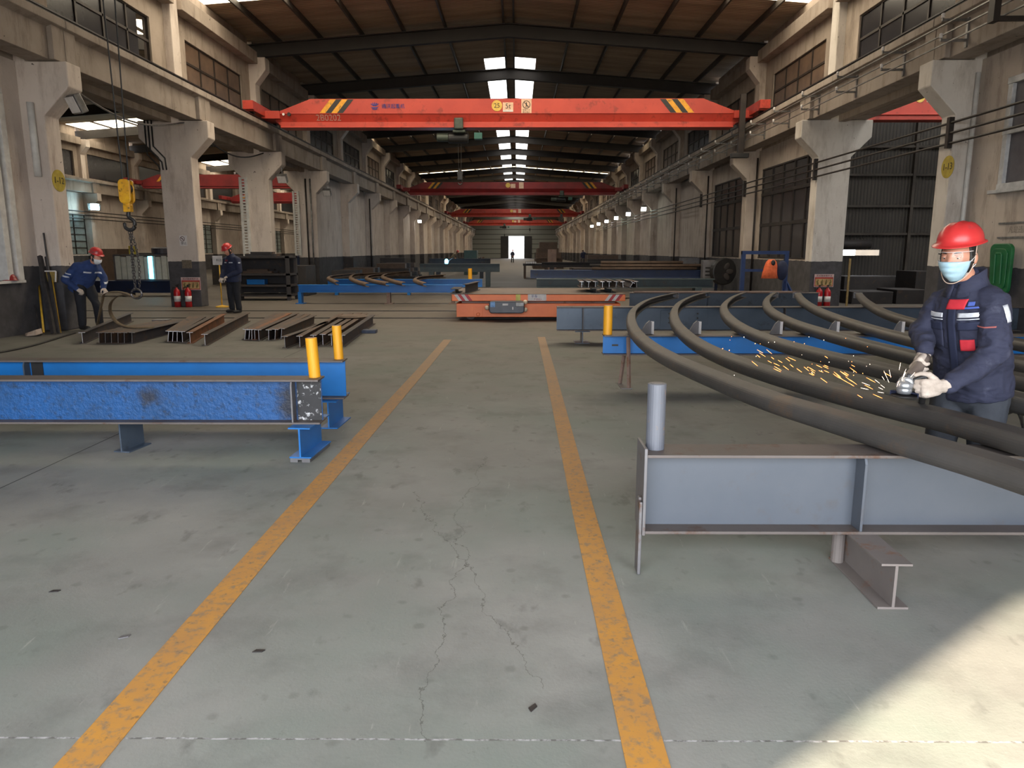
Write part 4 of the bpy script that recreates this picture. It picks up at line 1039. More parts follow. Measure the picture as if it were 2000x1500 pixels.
MB().bc((-0.03,-0.265,0.06),(0.12,0.01,0.04)).bc((0.13,-0.265,-0.02),(0.03,0.012,0.06)).build('label',M_white2,cb)
MB().bc((0.28,-0.27,0.06),(0.18,0.03,0.09)).build('socket',M_galv,cb,bevel=0.01)
for q in ((0.40,0.10),(0.40,-0.06),(-0.43,-0.02)): MB().ball((q[0],-0.1,q[1]),(0.05,0.06,0.05),12,8).build('lamp',pm('cream_lamp_%d'%int(q[0]*100+q[1]*10),(216,196,170),None,1,0.4),cb,smooth=True)
x=gy(1012,581,CY).x-(CX0+CX1)/2; MB().bc((x,-0.004,(za+zd)/2),(0.10,0.006,(zd-za)*0.85)).build('yellow_plate',pm('lime_yellow_plate',(214,206,110),(196,186,90),9,0.6),cart)
x=gy(1049,581,CY).x-(CX0+CX1)/2; q=MB().bc((x,-0.004,(za+zd)/2),(0.40,0.006,(zd-za)*0.9)).build('name_plate',M_white2,cart)
text_mesh('平车 ',0.07,M_inkblue,'lettering',q,(x-0.05,-0.009,za+0.10),(PI/2,0,0)); text_mesh('严禁站人',0.045,M_redsign,'lettering',q,(x+0.02,-0.009,za+0.035),(PI/2,0,0))
# --- I-section stock: one mesh per length, copies for the rest
def imesh(L,h=0.185,b=0.10,tf=0.009,tw=0.007):
    p=[(-b/2,0),(b/2,0),(b/2,tf),(tw/2,tf),(tw/2,h-tf),(b/2,h-tf),(b/2,h),(-b/2,h),(-b/2,h-tf),(-tw/2,h-tf),(-tw/2,tf),(-b/2,tf)]
    return MB().ext(p,'y',0,L)
M_st=[steelmat('rusty_stock_%d'%i,a,b,c,5,0.65,0.25,0.1,amount=(0.5,0.62)) for i,(a,b,c) in enumerate([((84,68,58),(70,58,52),(104,72,48)),((72,62,58),(60,54,52),(90,66,50)),((128,80,46),(110,70,44),(84,58,42)),((58,55,60),(50,48,54),(76,62,54))])]
M_cut=pm('bright_cut_steel',(186,184,186),(150,148,150),20,0.35,0.7)
def stock(front,back,label,mi,group,tilt=0.0,h=0.185,z=0.0):
    a=gz(*front,z) if len(front)==2 else Vector(front)
    b=gz(back[0],back[1],z+h) if len(back)==2 else Vector(back)
    d=Vector((b.x-a.x,b.y-a.y,0)); L=min(max(d.length,1.6),4.2)
    r=thing('i_beam',label,'steel beam',(a.x,a.y,z),group=group,rot=(0,tilt,math.atan2(d.y,d.x)-PI/2))
    imesh(L,h).build('section',M_st[mi],r)
    MB().ext([(-0.0035,0.008),(0.0035,0.008),(0.0035,h-0.008),(-0.0035,h-0.008)],'y',-0.003,0.0).box(-0.049,0.049,-0.003,0.0,h-0.008,h-0.001).build('cut_end',M_cut,r)
    return r
ordn=['first','second','third','fourth','fifth','sixth','seventh','eighth','ninth']
stock((162,671),(255,611),'dark beam leftmost of the floor stock, lying beside the bent worker',3,'i-beams on the left floor',0)
A1=[(194,671,322),(206,671,334),(218,671,343),(231,671,352),(243,671,357),(258,671,365)]
for i,(x,y,bx) in enumerate(A1): stock((x,y),(bx,624),'%s from the left in the row of six brown beams by the bent worker'%ordn[i],(0,1,0,0,1,3)[i],'six brown beams by the bent worker',0.07)
Bq=[(328,668,372,618),(337,668,385,618),(346,668,396,618),(357,669,415,617),(372,671,437,613)]
for i,(x,y,bx,by) in enumerate(Bq): stock((x,y),(bx,by),['leftmost tilted beam of the second stack on the left floor','second tilted beam of the second stack on the left floor','third beam of the second stack on the left floor','fourth beam of the second stack, just before its orange one','orange rusted beam in the second stack on the left floor'][i],(0,0,1,1,2)[i],'beams of the second floor stack',(0.14,0.12,0.08,0.0,0.0)[i])
stock((401,675),(487,609),'single long beam lying between the second and third stacks',1,'beams of the second floor stack')
Cq=[(478,664,538,612),(486,664,548,612),(492,664,556,611),(498,664,566,611),(506,665,580,611),(525,665,590,613),(537,664,601,613),(549,662,612,615)]
for i,(x,y,bx,by) in enumerate(Cq): stock((x,y),(bx,by),'%s beam from the left in the third stack of eight on the left floor'%ordn[i],(1,0,0,2,1,1,0,1)[i],'eight beams of the third floor stack',(0.16,0.14,0.05,0.02,0.0,0.04,0.1,0.12)[i])
Dq=[(557,680,640,628),(586,679,672,609),(613,677,690,609),(631,675,703,611),(648,676,714,612),(669,677,728,615)]
for i,(x,y,bx,by) in enumerate(Dq): stock((x,y),(bx,by),'%s beam from the left in the fourth stack, behind the yellow posts'%ordn[i],(1,0,1,0,0,3)[i],'six beams of the fourth floor stack',0.0)
c=gz(688,620,0.19); r=thing('steel_disc','round rusty steel disc lying on the fourth stack of beams','disc',(c.x,c.y,0.186))
MB().lathe([(0.03,0.0),(0.26,0.0),(0.30,0.02),(0.26,0.05),(0.10,0.06),(0.03,0.06)],(0,0,0),26).build('plate',M_archb,r,bevel=0.004)
c=gz(722,650,0); o=MB().box(-0.13,0.13,-0.1,0.1,0,0.06).build('timber_packer',pm('blue_grey_packer',(78,86,104),(66,72,88),9,0.7),loc=(c.x,c.y,0),bevel=0.004); tag(o,'blue grey packer block on the floor beside the fourth stack','block')
c=gz(313,645,0); o=MB().box(-0.14,0.14,-0.12,0.12,0,0.20).build('concrete_block',M_bare,loc=(c.x,c.y+0.1,0),bevel=0.006); tag(o,'grey block between the first and second stacks on the floor','block')
# beams lying on the cart
for i in range(9):
    x=0.98+i*0.155; lab=['%s from the left of the small i-beams bundled on the cart'%(ordn+['tenth'])[i]][0]
    r=thing('i_beam',lab,'steel beam',((CX0+CX1)/2+x,CY+0.55+0.03*(i%3),zd+0.105),group='small beams on the cart',rot=(0,(0,0.05,0,0.0,0,0.06,-0.1,0.5,-0.06)[i],0.12*((i%3)-1)*0.3))
    imesh(1.15+0.1*(i%3),0.14,0.10).build('section',M_st[(1,3,1)[i%3]],r); MB().box(-0.0035,0.0035,-0.003,0,0.008,0.132).box(-0.048,0.048,-0.003,0,0.13,0.139).build('cut_end',M_cut,r)
for i,x in enumerate((1.28,1.62)):
    r=thing('support_block','%s dark H section carrying the bundle on the cart'%('left','right')[i],'support',((CX0+CX1)/2+x,CY+0.3,zd))
    MB().ext([(-0.1,0),(0.1,0),(0.1,0.012),(0.006,0.012),(0.006,0.092),(0.1,0.092),(0.1,0.104),(-0.1,0.104),(-0.1,0.092),(-0.006,0.092),(-0.006,0.012),(-0.1,0.012)],'y',0,1.3).build('section',M_black,r)
r=thing('support_block','dark H section stub on the left end of the cart deck','support',((CX0+CX1)/2-1.82,CY+0.1,zd))
MB().ext([(-0.1,0),(0.1,0),(0.1,0.012),(0.006,0.012),(0.006,0.092),(0.1,0.092),(0.1,0.104),(-0.1,0.104),(-0.1,0.092),(-0.006,0.092),(-0.006,0.012),(-0.1,0.012)],'y',0,0.9).build('section',M_black,r)
r=thing('i_beam','dark i-beam standing on the left end of the cart beside the stub','steel beam',((CX0+CX1)/2-1.60,CY+0.15,zd),group=None,rot=(0,0,-0.12)); imesh(1.6,0.2,0.12).build('section',M_st[3],r)
# ================================================================== people
from mathutils.bvhtree import BVHTree
M_skin=pm('skin',(206,148,122),(190,130,108),14,0.5,bump=0.03,bscale=60)
M_navy,t=newmat('navy_work_cloth')
v=t.map(); c=t.mix(t.ramp(t.noise(v,5,6,0.65),0.35,0.7),lin((37,40,60)),lin((49,52,74)))
c=t.mix(t.math('MULTIPLY',t.ramp(t.noise(t.map((1,1,1),(4,4,4)),9,6,0.7),0.58,0.72),0.5),c,lin((84,86,104)))
t.set(Base_Color=c,Roughness=0.85); t.bump(t.noise(t.map((1,1,1.8)),9,3,0.5,0.4),0.45,0.04)
M_navy_d=pm('dark_navy_cloth',(28,34,58),(38,44,70),7,0.85,bump=0.1,bscale=90)
M_navy_b=pm('blue_work_cloth',(40,62,112),(32,50,92),7,0.85,bump=0.1,bscale=90)
M_trouser=pm('charcoal_trousers',(62,66,74),(48,52,60),8,0.85,bump=0.15,bscale=70)
M_trouser_d=pm('black_trousers',(30,31,38),(24,25,30),8,0.85)
M_jean=pm('blue_jeans',(46,74,116),(38,60,98),9,0.85)
M_boot=pm('black_boots',(28,27,28),(40,38,38),9,0.6)
M_helm=pm('red_helmet_plastic',(202,54,54),(188,48,50),3,0.34,bump=0.02,spots=(130,72,74),sscale=6)
M_glove=pm('dusty_cotton_glove',(206,192,180),(178,164,152),18,0.95,bump=0.3,bscale=120,spots=(140,128,118),sscale=14)
M_maskb,t=newmat('blue_surgical_mask'); v=t.map()
t.set(Base_Color=t.mix(t.ramp(t.noise(v,30,4),0.3,0.7),lin((176,208,222)),lin((158,194,212))),Roughness=0.85); t.bump(t.noise(v,400,2),0.1,0.001)
M_maskw=pm('white_cup_mask',(232,232,234),(216,216,220),20,0.85)
M_reflect=pm('reflective_tape',(214,218,226),(190,194,204),40,0.4,0.2)
M_redtag=pm('red_cloth_tag',(206,48,62),(190,40,54),20,0.8)
M_hair=pm('black_hair',(26,24,24),(36,32,30),60,0.6)
M_strap=pm('white_strap',(222,222,224),None,1,0.7)
M_eye=pm('eye_dark',(40,28,24),None,1,0.2); M_eyew=pm('eye_white',(220,214,208),None,1,0.25)
M_clear,t=newmat('clear_goggle_plastic')
tr=t.n.new('ShaderNodeBsdfTransparent'); tr.inputs[0].default_value=(0.94,0.95,0.96,1); gl=t.n.new('ShaderNodeBsdfGlossy'); gl.inputs['Roughness'].default_value=0.08
mx=t.n.new('ShaderNodeMixShader'); mx.inputs[0].default_value=0.035; t.lk(tr.outputs[0],mx.inputs[1]); t.lk(gl.outputs[0],mx.inputs[2]); t.lk(mx.outputs[0],t.out.inputs[0])
HA,HB,HC=0.077,0.097,0.120
def g2(a,b): return math.exp(-(a*a+b*b))
def headpt(az,el,off=0.0,plain=False):
    x=math.sin(az)*math.cos(el)*(HA+off); y=-math.cos(az)*math.cos(el)*(HB+off); z=math.sin(el)*(HC+off)
    if z<0:
        k=(-z/HC); x*=1-0.26*k**1.6
        if y<0: y*=1+0.05*k
        else: y*=1-0.30*k
    if y<0 and not plain:
        ax=abs(x)
        y-=0.027*g2(x/0.013,(z+0.018)/0.024)+0.006*g2(x/0.05,(z-0.034)/0.012)+0.007*g2(x/0.022,(z+0.062)/0.010)+0.008*g2(x/0.024,(z+0.102)/0.018)
        y+=0.010*g2((ax-0.033)/0.017,(z-0.014)/0.012)-0.006*g2((ax-0.045)/0.02,(z+0.02)/0.022)
    return Vector((x,y,z))
def headmb(M,c,mb):
    nu,nv=40,28; vs=[];fs=[]
    for j in range(nv+1):
        el=-PI/2+PI*j/nv
        for i in range(nu): vs.append(M@headpt(2*PI*i/nu,el)+c)
    for j in range(nv):
        for i in range(nu):
            i2=(i+1)%nu; fs.append((j*nu+i,j*nu+i2,(j+1)*nu+i2,(j+1)*nu+i))
    mb.add(vs,fs)
    for s in (-1,1): mb.ball(M@Vector((s*0.078,0.014,-0.004))+c,(0.011,0.021,0.033),10,8,0,M)
def helmet(root,M,c,mat,tilt=0.06,strap=True):
    T=M@Euler((tilt,0,0)).to_matrix(); o=c+M@Vector((0,0.008,0.088)); nu=40; rings=[]
    for j in range(9):
        el=PI/2*(1-j/8.0)+0.02; r=[]
        for i in range(nu):
            a=2*PI*i/nu; x=math.sin(a)*math.cos(el)*0.108; y=-math.cos(a)*math.cos(el)*0.124; q=math.cos(el)**-0.22 if el<1.45 else 1.45; x*=min(q,1.3); y*=min(q,1.3); z=0.100*math.sin(el)
            if el>0.35: z+=0.005*(g2(x/0.012,0)+0.8*g2((abs(x)-0.045)/0.010,0))*math.sin(el)
            r.append(o+T@Vector((x,y,z)))
        rings.append(r)
    def brim(ex,dz):
        r=[]
        for i in range(nu):
            a=2*PI*i/nu; f=max(0,math.cos(a)); e=ex*(1+1.5*f**2)
            r.append(o+T@Vector((math.sin(a)*(0.108+e),-math.cos(a)*(0.124+e),dz-0.006*f)))
        return r
    rings+=[brim(0.006,-0.004),brim(0.015,-0.008),brim(0.016,-0.012),brim(0.004,-0.010),brim(-0.006,0.004)]
    h=MB().loft(rings[::-1]).build('helmet',mat,root,smooth=True)
    return h
def decal(target,o,u,v,w,h,mat,name,parent,off=0.003,n=(10,5),reach=0.35,thick=0.0015):
    dg=bpy.context.evaluated_depsgraph_get(); 
    bvh=BVHTree.FromPolygons([vv.co for vv in target.data.vertices],[p.vertices for p in target.data.polygons]) if not isinstance(target,BVHTree) else target
    u=Vector(u).normalized(); v=Vector(v).normalized(); nn=u.cross(v).normalized(); vs=[];fs=[]
    o=Vector(o); last=None
    for i in range(n[0]+1):
        for j in range(n[1]+1):
            p=o+u*(i/n[0]-0.5)*w+v*(j/n[1]-0.5)*h
            q=bvh.ray_cast(p+nn*reach,-nn,reach*2)[0]
            if q is None: q=last if last is not None else p
            last=q; vs.append(q+nn*off)
    W=n[1]+1
    for i in range(n[0]):
        for j in range(n[1]): fs.append((i*W+j,(i+1)*W+j,(i+1)*W+j+1,i*W+j+1))
    ob=MB().add(vs,fs).build(name,mat,parent,smooth=True)
    so=ob.modifiers.new('s','SOLIDIFY'); so.thickness=thick; so.offset=1
    return ob
def hand(mb,wr,f,nrm,side,curl=1.0,k=1.0,spread=0.0):
    f=f.normalized(); nrm=(nrm-f*nrm.dot(f)).normalized(); s=side-f*side.dot(f)-nrm*side.dot(nrm); s.normalize()
    # side points to the thumb
    mb.caps([wr-f*0.01*k,wr+f*0.03*k],[0.029*k,0.031*k],10)
    for a in (-0.024,-0.008,0.008,0.024): mb.caps([wr+f*0.025*k+s*a*0.9*k,wr+f*0.085*k+s*a*1.15*k],[0.019*k,0.017*k],10)
    for i,(L,off) in enumerate(((0.074,0.028),(0.082,0.010),(0.077,-0.009),(0.060,-0.028))):
        p=wr+f*(0.088-abs(off-0.005)*0.25)*k+s*off*1.1*k; ang=0.0; P=[p]; R=[0.0118*k]
        for q,(fr,da) in enumerate(((0.46,0.80),(0.30,1.0),(0.24,0.75))):
            ang+=da*curl*(1+0.08*i); d=f*math.cos(ang)+nrm*math.sin(ang)+s*spread*off*4
            p=p+d.normalized()*L*fr*k; P.append(p); R.append((0.0112-0.0010*q)*k)
        mb.caps(P,R,9)
    p=wr+f*0.028*k+s*0.030*k; P=[p]
    for d,L in ((f*0.55+s*0.75+nrm*0.35,0.040),(f*0.75+s*0.15+nrm*0.75*curl,0.032),(f*0.7-s*0.25*curl+nrm*0.8*curl,0.026)):
        p=p+d.normalized()*L*k; P.append(p)
    mb.caps(P,[0.0165*k,0.014*k,0.0125*k,0.011*k],9)
def fold(seed,amp):
    def d(p):
        q=Vector((p.x*7+seed,p.y*7,p.z*11)); a=noise.noise(q)
        q2=Vector((p.x*16+seed,p.y*16,p.z*24+a*1.5)); b=1-abs(noise.noise(q2))*2
        return amp*(0.9*a+0.55*b)
    return d
TORSO={}
def person(label,base,yaw,P,jacket,trous,hat=True,voxel=0.012,mask=None,glove=None,hrot=(0,0,0),bulk=1.0,near=False,trous2=None,tallfeet=0.0,cat='person',hx=None,group=None):
    root=thing('person',label,cat,base,yaw,group)
    Vv={k:Vector(v) for k,v in P.items()}
    H=Euler(hrot,'ZXY').to_matrix() if False else (Euler((0,0,hrot[2])).to_matrix()@Euler((hrot[0],0,0)).to_matrix()@Euler((0,hrot[1],0)).to_matrix())
    hc=Vv['head']; nk=Vv['neck']; pv=Vv['pelvis']; ch=Vv['chest']
    # one continuous body
    b=MB(); headmb(H,hc,b)
    b.caps([hc+H@Vector((0,0.025,-0.06)),nk+(nk-hc).normalized()*0.02,ch],[0.056,0.060,0.10],14)
    b.caps([nk.lerp(ch,0.35),ch,(ch+pv)/2,pv],[0.07,0.115,0.115,0.12],14)
    for s in 'LR':
        b.caps([Vv['sh'+s],Vv['el'+s],Vv['wr'+s]],[0.052,0.041,0.028],12)
        b.caps([Vv['hip'+s],Vv['kn'+s],Vv['an'+s]],[0.082,0.056,0.040],12)
        a=Vv['an'+s]; d=Vector((0,-1,0)); 
        b.caps([a+Vector((0,0.03,-0.03)),a+Vector((0,-0.13,-0.045))],[0.035,0.03],10)
        f=(Vv['wr'+s]-Vv['el'+s]).normalized(); hd=Vv.get('hd'+s,Vv['wr'+s]+f*0.06); hf=(hd-Vv['wr'+s]).normalized()
        nr=Vv.get('pn'+s,Vector((0,0,-1))); sd=Vv.get('th'+s,Vector((0,-0.3,1)))
        if not glove: hand(b,Vv['wr'+s]+f*0.02,hf,nr,sd,P.get('curl',1.0) if not isinstance(P.get('curl',1.0),tuple) else 1.0,0.92)
    remeshed(b,'body',M_skin,0.0055 if near else max(voxel,0.010),root,2)
    # jacket
    j=MB(); rt=(Vv['shL']-Vv['shR']).normalized()
    def ring(c,up,rx,ry,n=24,e=2.4):
        fw=up.cross(rt).normalized(); r2=fw.cross(up).normalized(); out=[]
        for i in range(n):
            a=2*PI*i/n; ca,sa=math.cos(a),math.sin(a)
            k=(abs(ca)**e+abs(sa)**e)**(-1/e)
            out.append(c+r2*rx*ca*k+fw*ry*sa*k)
        return out
    up1=(ch-pv).normalized(); up2=(nk-ch).normalized(); dn=Vv.get('hem',pv-up1*0.13)
    B=bulk
    rings=[ring(dn,up1,0.205*B,0.150*B),ring(dn.lerp(pv,0.6),up1,0.208*B,0.155*B),ring(pv.lerp(ch,0.3),up1,0.200*B,0.150*B),ring(pv.lerp(ch,0.65),up1,0.205*B,0.148*B),ring(ch,up1,0.205*B,0.140*B),
           ring(ch.lerp(nk,0.45),up2,0.180*B,0.118*B),ring(ch.lerp(nk,0.75),up2,0.125*B,0.095*B),ring(nk,up2,0.078,0.078),ring(nk+up2*0.035,up2,0.074,0.074)]
    j.loft(rings)
    for s in 'LR':
        j.caps([Vv['sh'+s]*0.86+Vector((nk.x,nk.y,Vv['sh'+s].z))*0.14,Vv['sh'+s],Vv['sh'+s].lerp(Vv['el'+s],0.5),Vv['el'+s]],[0.078*B,0.082*B,0.074*B,0.068*B],14)
        j.caps([Vv['el'+s],Vv['el'+s].lerp(Vv['wr'+s],0.55),Vv['wr'+s]],[0.066*B,0.058*B,0.046*B],14)
    tb=MB().loft(rings); TORSO[root.name]=BVHTree.FromPolygons([Vector(p) for p in tb.v],tb.f)
    jk=remeshed(j,'jacket',jacket,0.009 if near else voxel,root,5,disp=fold(base[0]*3.1,0.015 if near else 0.008))
    # trousers: one leg may be lit denim in the same garment colour
    tm=MB(); tm.caps([pv+Vector((0,0,0.02)),pv-Vector((0,0,0.06))],[0.135,0.14],14)
    for s in 'LR': tm.caps([Vv['hip'+s],Vv['hip'+s].lerp(Vv['kn'+s],0.5),Vv['kn'+s],Vv['kn'+s].lerp(Vv['an'+s],0.6),Vv['an'+s]+Vector((0,0,0.02))],[0.108,0.098,0.082,0.074,0.070],14)
    remeshed(tm,'trousers',trous,0.012 if near else voxel,root,4,disp=fold(base[0]*5.3,0.005))
    for s in 'LR':
        a=Vv['an'+s]; bt=MB().caps([a+Vector((0,0.02,0.02)),a+Vector((0,0.02,-0.02))],[0.05,0.055],12).caps([a+Vector((0,0.035,-0.045)),a+Vector((0,-0.15,-0.05))],[0.046,0.042],12)
        o=remeshed(bt,'boot',M_boot,max(voxel,0.012),root,3)
    if hat: hm=helmet(root,H,hc,M_helm)
    # hair under the helmet
    hm_=MB(); 
    def hp(u,v):
        az=PI+(u-0.5)*2*math.radians(112); el=math.radians(-38+75*v); return H@headpt(az,el,0.006,True)+hc
    hm_.grid(hp,20,8); ho=hm_.build('hair',M_hair,root,smooth=True); so=ho.modifiers.new('s','SOLIDIFY'); so.thickness=0.006; so.offset=-1
    if mask:
        def mp(u,v):
            az=(u-0.5)*2*math.radians(66); z=-0.012-0.106*v
            el=math.asin(max(-0.99,min(0.99,z/(HC+0.006)))); q=headpt(az,el,0.011,True)
            fr=max(0,math.cos(az*1.35)); q.y-=0.014*fr*(1-abs(v-0.35)*0.8)
            if mask=='pleat': q.y-=0.006*abs(math.sin(v*3.5*PI))*fr; 
            else: q.y-=0.020*fr*g2((v-0.45)/0.4,0)
            return H@q+hc
        mk=MB().grid(mp,24,18).build('face_mask',M_maskb if mask=='pleat' else M_maskw,root,smooth=True); so=mk.modifiers.new('s','SOLIDIFY'); so.thickness=0.003
        sm=MB()
        for s in (-1,1):
            ear=Vector((s*0.083,0.02,0.018)); ear2=Vector((s*0.08,0.02,-0.035)); e=1 if s>0 else 0
            sm=MB(); sm.tube([H@ear+hc,mp(e,0.06)],0.0022,6).tube([H@ear2+hc,mp(e,0.92)],0.0022,6)
            sm.build('mask_strap',M_strap,mk,smooth=True)
    return root,jk,H,hc,Vv
def loc_of(base,yaw):
    R=Matrix.Rotation(-yaw,3,'Z'); b=Vector(base)
    return lambda w: tuple(R@(Vector(w)-b))
# --- worker grinding on the right
bw=gy(1897,760,4.12); base=(bw.x,bw.y,0.0); yw_=math.radians(-50); L=loc_of(base,yw_)
PB=dict(head=L(gy(1872,503,3.99)),neck=L(gy(1889,553,4.05)),chest=L(gy(1893,612,4.06)),pelvis=L(gy(1899,738,4.10)),
 shL=L(gy(1940,588,3.92)),elL=L(gy(1942,690,3.80)),wrL=L(gy(1842,752,3.80)),shR=L(gy(1846,586,4.19)),elR=L(gy(1800,648,4.22)),wrR=L(gy(1806,701,4.0)),
 hdL=L(gy(1800,758,3.80)),hdR=L(gy(1787,722,3.94)),hem=L(gy(1899,768,4.10)))
GH=Vector(L(gy(1767,752,3.80))); GT=Vector(L(gy(1806,700,3.97)))
gax=(GT-GH).normalized(); Rl=Matrix.Rotation(-yw_,3,'Z')
wRh=Vector(L(gy(1802,699,4.0))); fRh=(Vector(L(gy(1782,717,3.90)))-wRh).normalized(); nRh=GH.lerp(GT,0.62)-wRh; nRh=(nRh-fRh*nRh.dot(fRh)).normalized()
H0=Vector(L(gy(1805,757,3.78))); fLh=(Rl@Vector((-1,-0.1,-0.12))).normalized(); nLh=Rl@Vector((0.0,1.0,-0.1)); sLh=Rl@Vector((-0.1,0,1))
wLh=H0-fLh*0.078-nLh*0.036
PB['wrR']=tuple(wRh-fRh*0.02+Vector((0,0.01,0.035))); PB['wrL']=tuple(wLh-fLh*0.035); PB['hdR']=tuple(wRh); PB['hdL']=tuple(wLh)
pz=Vector(PB['pelvis'])
for s,sx in (('L',1),('R',-1)):
    PB['hip'+s]=(pz.x+sx*0.095,pz.y,0.76); PB['kn'+s]=(pz.x+sx*0.11,pz.y-0.05,0.44); PB['an'+s]=(pz.x+sx*0.125,pz.y+0.02,0.095)
root,jk,H,hc,Vv=person('worker in the right foreground, navy jacket, red helmet and blue mask, grinding a bent arch',base,yw_,PB,M_navy,M_trouser,voxel=0.012,mask='pleat',glove=True,hrot=(0.10,0.0,math.radians(-4)),bulk=0.97,near=True)
# eyes, brows, goggles
for s in (-1,1):
    e=MB().ball(H@Vector((s*0.033,-0.0755,0.011))+hc,0.0122,12,9).build('eye',M_eyew,root,smooth=True)
    MB().ball(H@Vector((s*0.033,-0.0832,0.0045))+hc,0.0048,10,7).build('pupil',M_eye,e,smooth=True)
    MB().ball(H@Vector((s*0.033,-0.0755,0.0145))+hc,(0.0155,0.0135,0.0118),14,10,0,H).build('upper_lid',M_skin,root,smooth=True)
    MB().tube([H@Vector((s*(0.018+0.010*i),-0.0945+0.0022*i*i*0.8,0.030+0.004*math.sin(i*0.8)))+hc for i in range(4)],[0.002,0.0034,0.0032,0.0015],6).build('eyebrow',M_hair,root,smooth=True)
    MB().tube([H@Vector((s*(0.020+0.0085*i),-0.0905+0.0016*i*i*0.8,0.0195+0.004*math.sin(i*1.0)))+hc for i in range(4)],[0.002,0.003,0.003,0.002],6).build('eyelid',M_skin,root,smooth=True)
def gp(u,v):
    az=(u-0.5)*2*math.radians(74); z=-0.020+0.060*v-0.008*math.cos(az*3)*(1-v); q=headpt(az,math.asin(z/(HC+0.02)),0.016,True); q.y-=0.008*math.cos(az); return H@q+hc
go=MB().grid(gp,28,6).build('goggles',M_clear,root,smooth=True)
fr=[gp(i/28,1) for i in range(29)]; fb=[gp(i/28,0) for i in range(29)]
M_gfr=pm('pale_goggle_rim',(214,204,200),None,1,0.3)
MB().tube(fr,0.0018,6).build('rim',M_gfr,go,smooth=True); MB().tube(fb,0.0014,6).build('rim',M_gfr,go,smooth=True)
for s,e in ((1,1),(-1,0)): MB().tube([gp(e,0.7),H@Vector((s*0.082,0.02,0.012))+hc],0.0028,6).build('temple',M_cable,go,smooth=True)
MB().tube(catmull([H@Vector(q)+hc for q in ((0.088,0.0,0.07),(0.082,-0.005,-0.02),(0.066,-0.035,-0.085),(0.025,-0.07,-0.126),(-0.025,-0.07,-0.126),(-0.066,-0.035,-0.085),(-0.082,-0.005,-0.02),(-0.088,0.0,0.07))],6),0.0024,6).build('chin_strap',pm('beige_strap',(206,178,160),None,1,0.8),root,smooth=True)
# collar, front placket, pockets, tapes and tags
nk=Vv['neck']; ch=Vv['chest']; pv=Vv['pelvis']; rt=(Vv['shL']-Vv['shR']).normalized(); up=(ch-pv).normalized(); fw=rt.cross(up).normalized()
if fw.y>0: fw=-fw
u_=rt; v_=rt.cross(fw).normalized()
if v_.z<0: v_=-v_
if u_.cross(v_).dot(fw)<0: u_=-u_
cl=MB(); rings=[]
for h,rx,ry,oy in ((-0.03,0.118,0.110,0.0),(0.02,0.094,0.092,0.0),(0.064,0.088,0.088,0.0),(0.068,0.082,0.082,0.0),(0.02,0.082,0.080,0.0),(-0.03,0.104,0.098,0.0)):
    r=[]
    for i in range(28):
        a=math.radians(-90+9+ (342)*i/27); r.append(nk+rt*rx*math.cos(a)+(-fw)*(ry*math.sin(a)+oy)+Vector((0,0,1))*(h-0.026*max(0,-math.sin(a))))
    rings.append(r)
n_=28; vs=[p for r in rings for p in r]; fs=[]
for a in range(6):
    b=(a+1)%6
    for i in range(n_-1): fs.append((a*n_+i,a*n_+i+1,b*n_+i+1,b*n_+i))
fs+= [tuple(a*n_ for a in range(6)),tuple(a*n_+n_-1 for a in range(5,-1,-1))]
MB().add(vs,fs).build('collar',M_navy,root,smooth=True)
MB().tube([nk-(hc-nk)*0.35,nk+(hc-nk)*0.05,nk+(hc-nk)*0.36],[0.088,0.080,0.066],20).build('undershirt',M_navy_d,root,smooth=True)
C=ch+fw*0.1
TB=TORSO[root.name]; jk0=jk
decal(TB,C+u_*0.005-v_*0.12,u_,v_,0.05,0.44,M_navy_d,'placket',root,0.012,(4,18))
decal(TB,C+u_*0.03+v_*0.085,u_,v_+u_*0.25,0.105,0.052,M_redtag,'red_collar_tag',root,0.015)
MB()
for s,nm in ((1,'chest_pocket'),(-1,'chest_pocket')):
    pk=decal(TB,C+u_*s*0.105-v_*0.085,u_,v_,0.115,0.13,M_navy,nm,root,0.013,(10,8),thick=0.003)
    decal(TB,C+u_*s*0.105-v_*0.03,u_,v_,0.12,0.045,M_navy_d,'pocket_flap',root,0.018,thick=0.003)
    tp=decal(TB,C+u_*s*0.105+v_*0.028,u_,v_,0.12,0.024,M_reflect,'reflective_tape',root,0.015,thick=0.001)
    decal(TB,C+u_*s*0.105+v_*0.006,u_,v_,0.125,0.005,M_reflect,'reflective_piping',root,0.015,thick=0.001)
decal(TB,C+u_*0.09-v_*0.135,u_,v_,0.07,0.062,M_redtag,'red_pocket_tag',root,0.020)
decal(TB,C+u_*0.105+v_*0.065,u_,v_,0.075,0.010,pm('blue_stitching',(70,92,168),None,1,0.8),'stitched_lettering',root,0.013)
decal(TB,C+u_*0.105+v_*0.085,u_,v_,0.03,0.02,bpy.data.materials['blue_stitching'],'stitched_emblem',root,0.013)
# upper sleeve tape
sl=Vv['shL'].lerp(Vv['elL'],0.22); 
decal(jk,sl+rt*0.05,fw*-1.0+rt*0.35,v_,0.03,0.09,M_reflect,'sleeve_tape',root,0.004,(4,6))
decal(jk,Vv['shL'].lerp(Vv['elL'],0.42)+fw*0.05,u_+fw*-0.4,v_,0.11,0.006,pm('rust_red_piping',(168,96,92),None,1,0.8),'sleeve_piping',root,0.003)
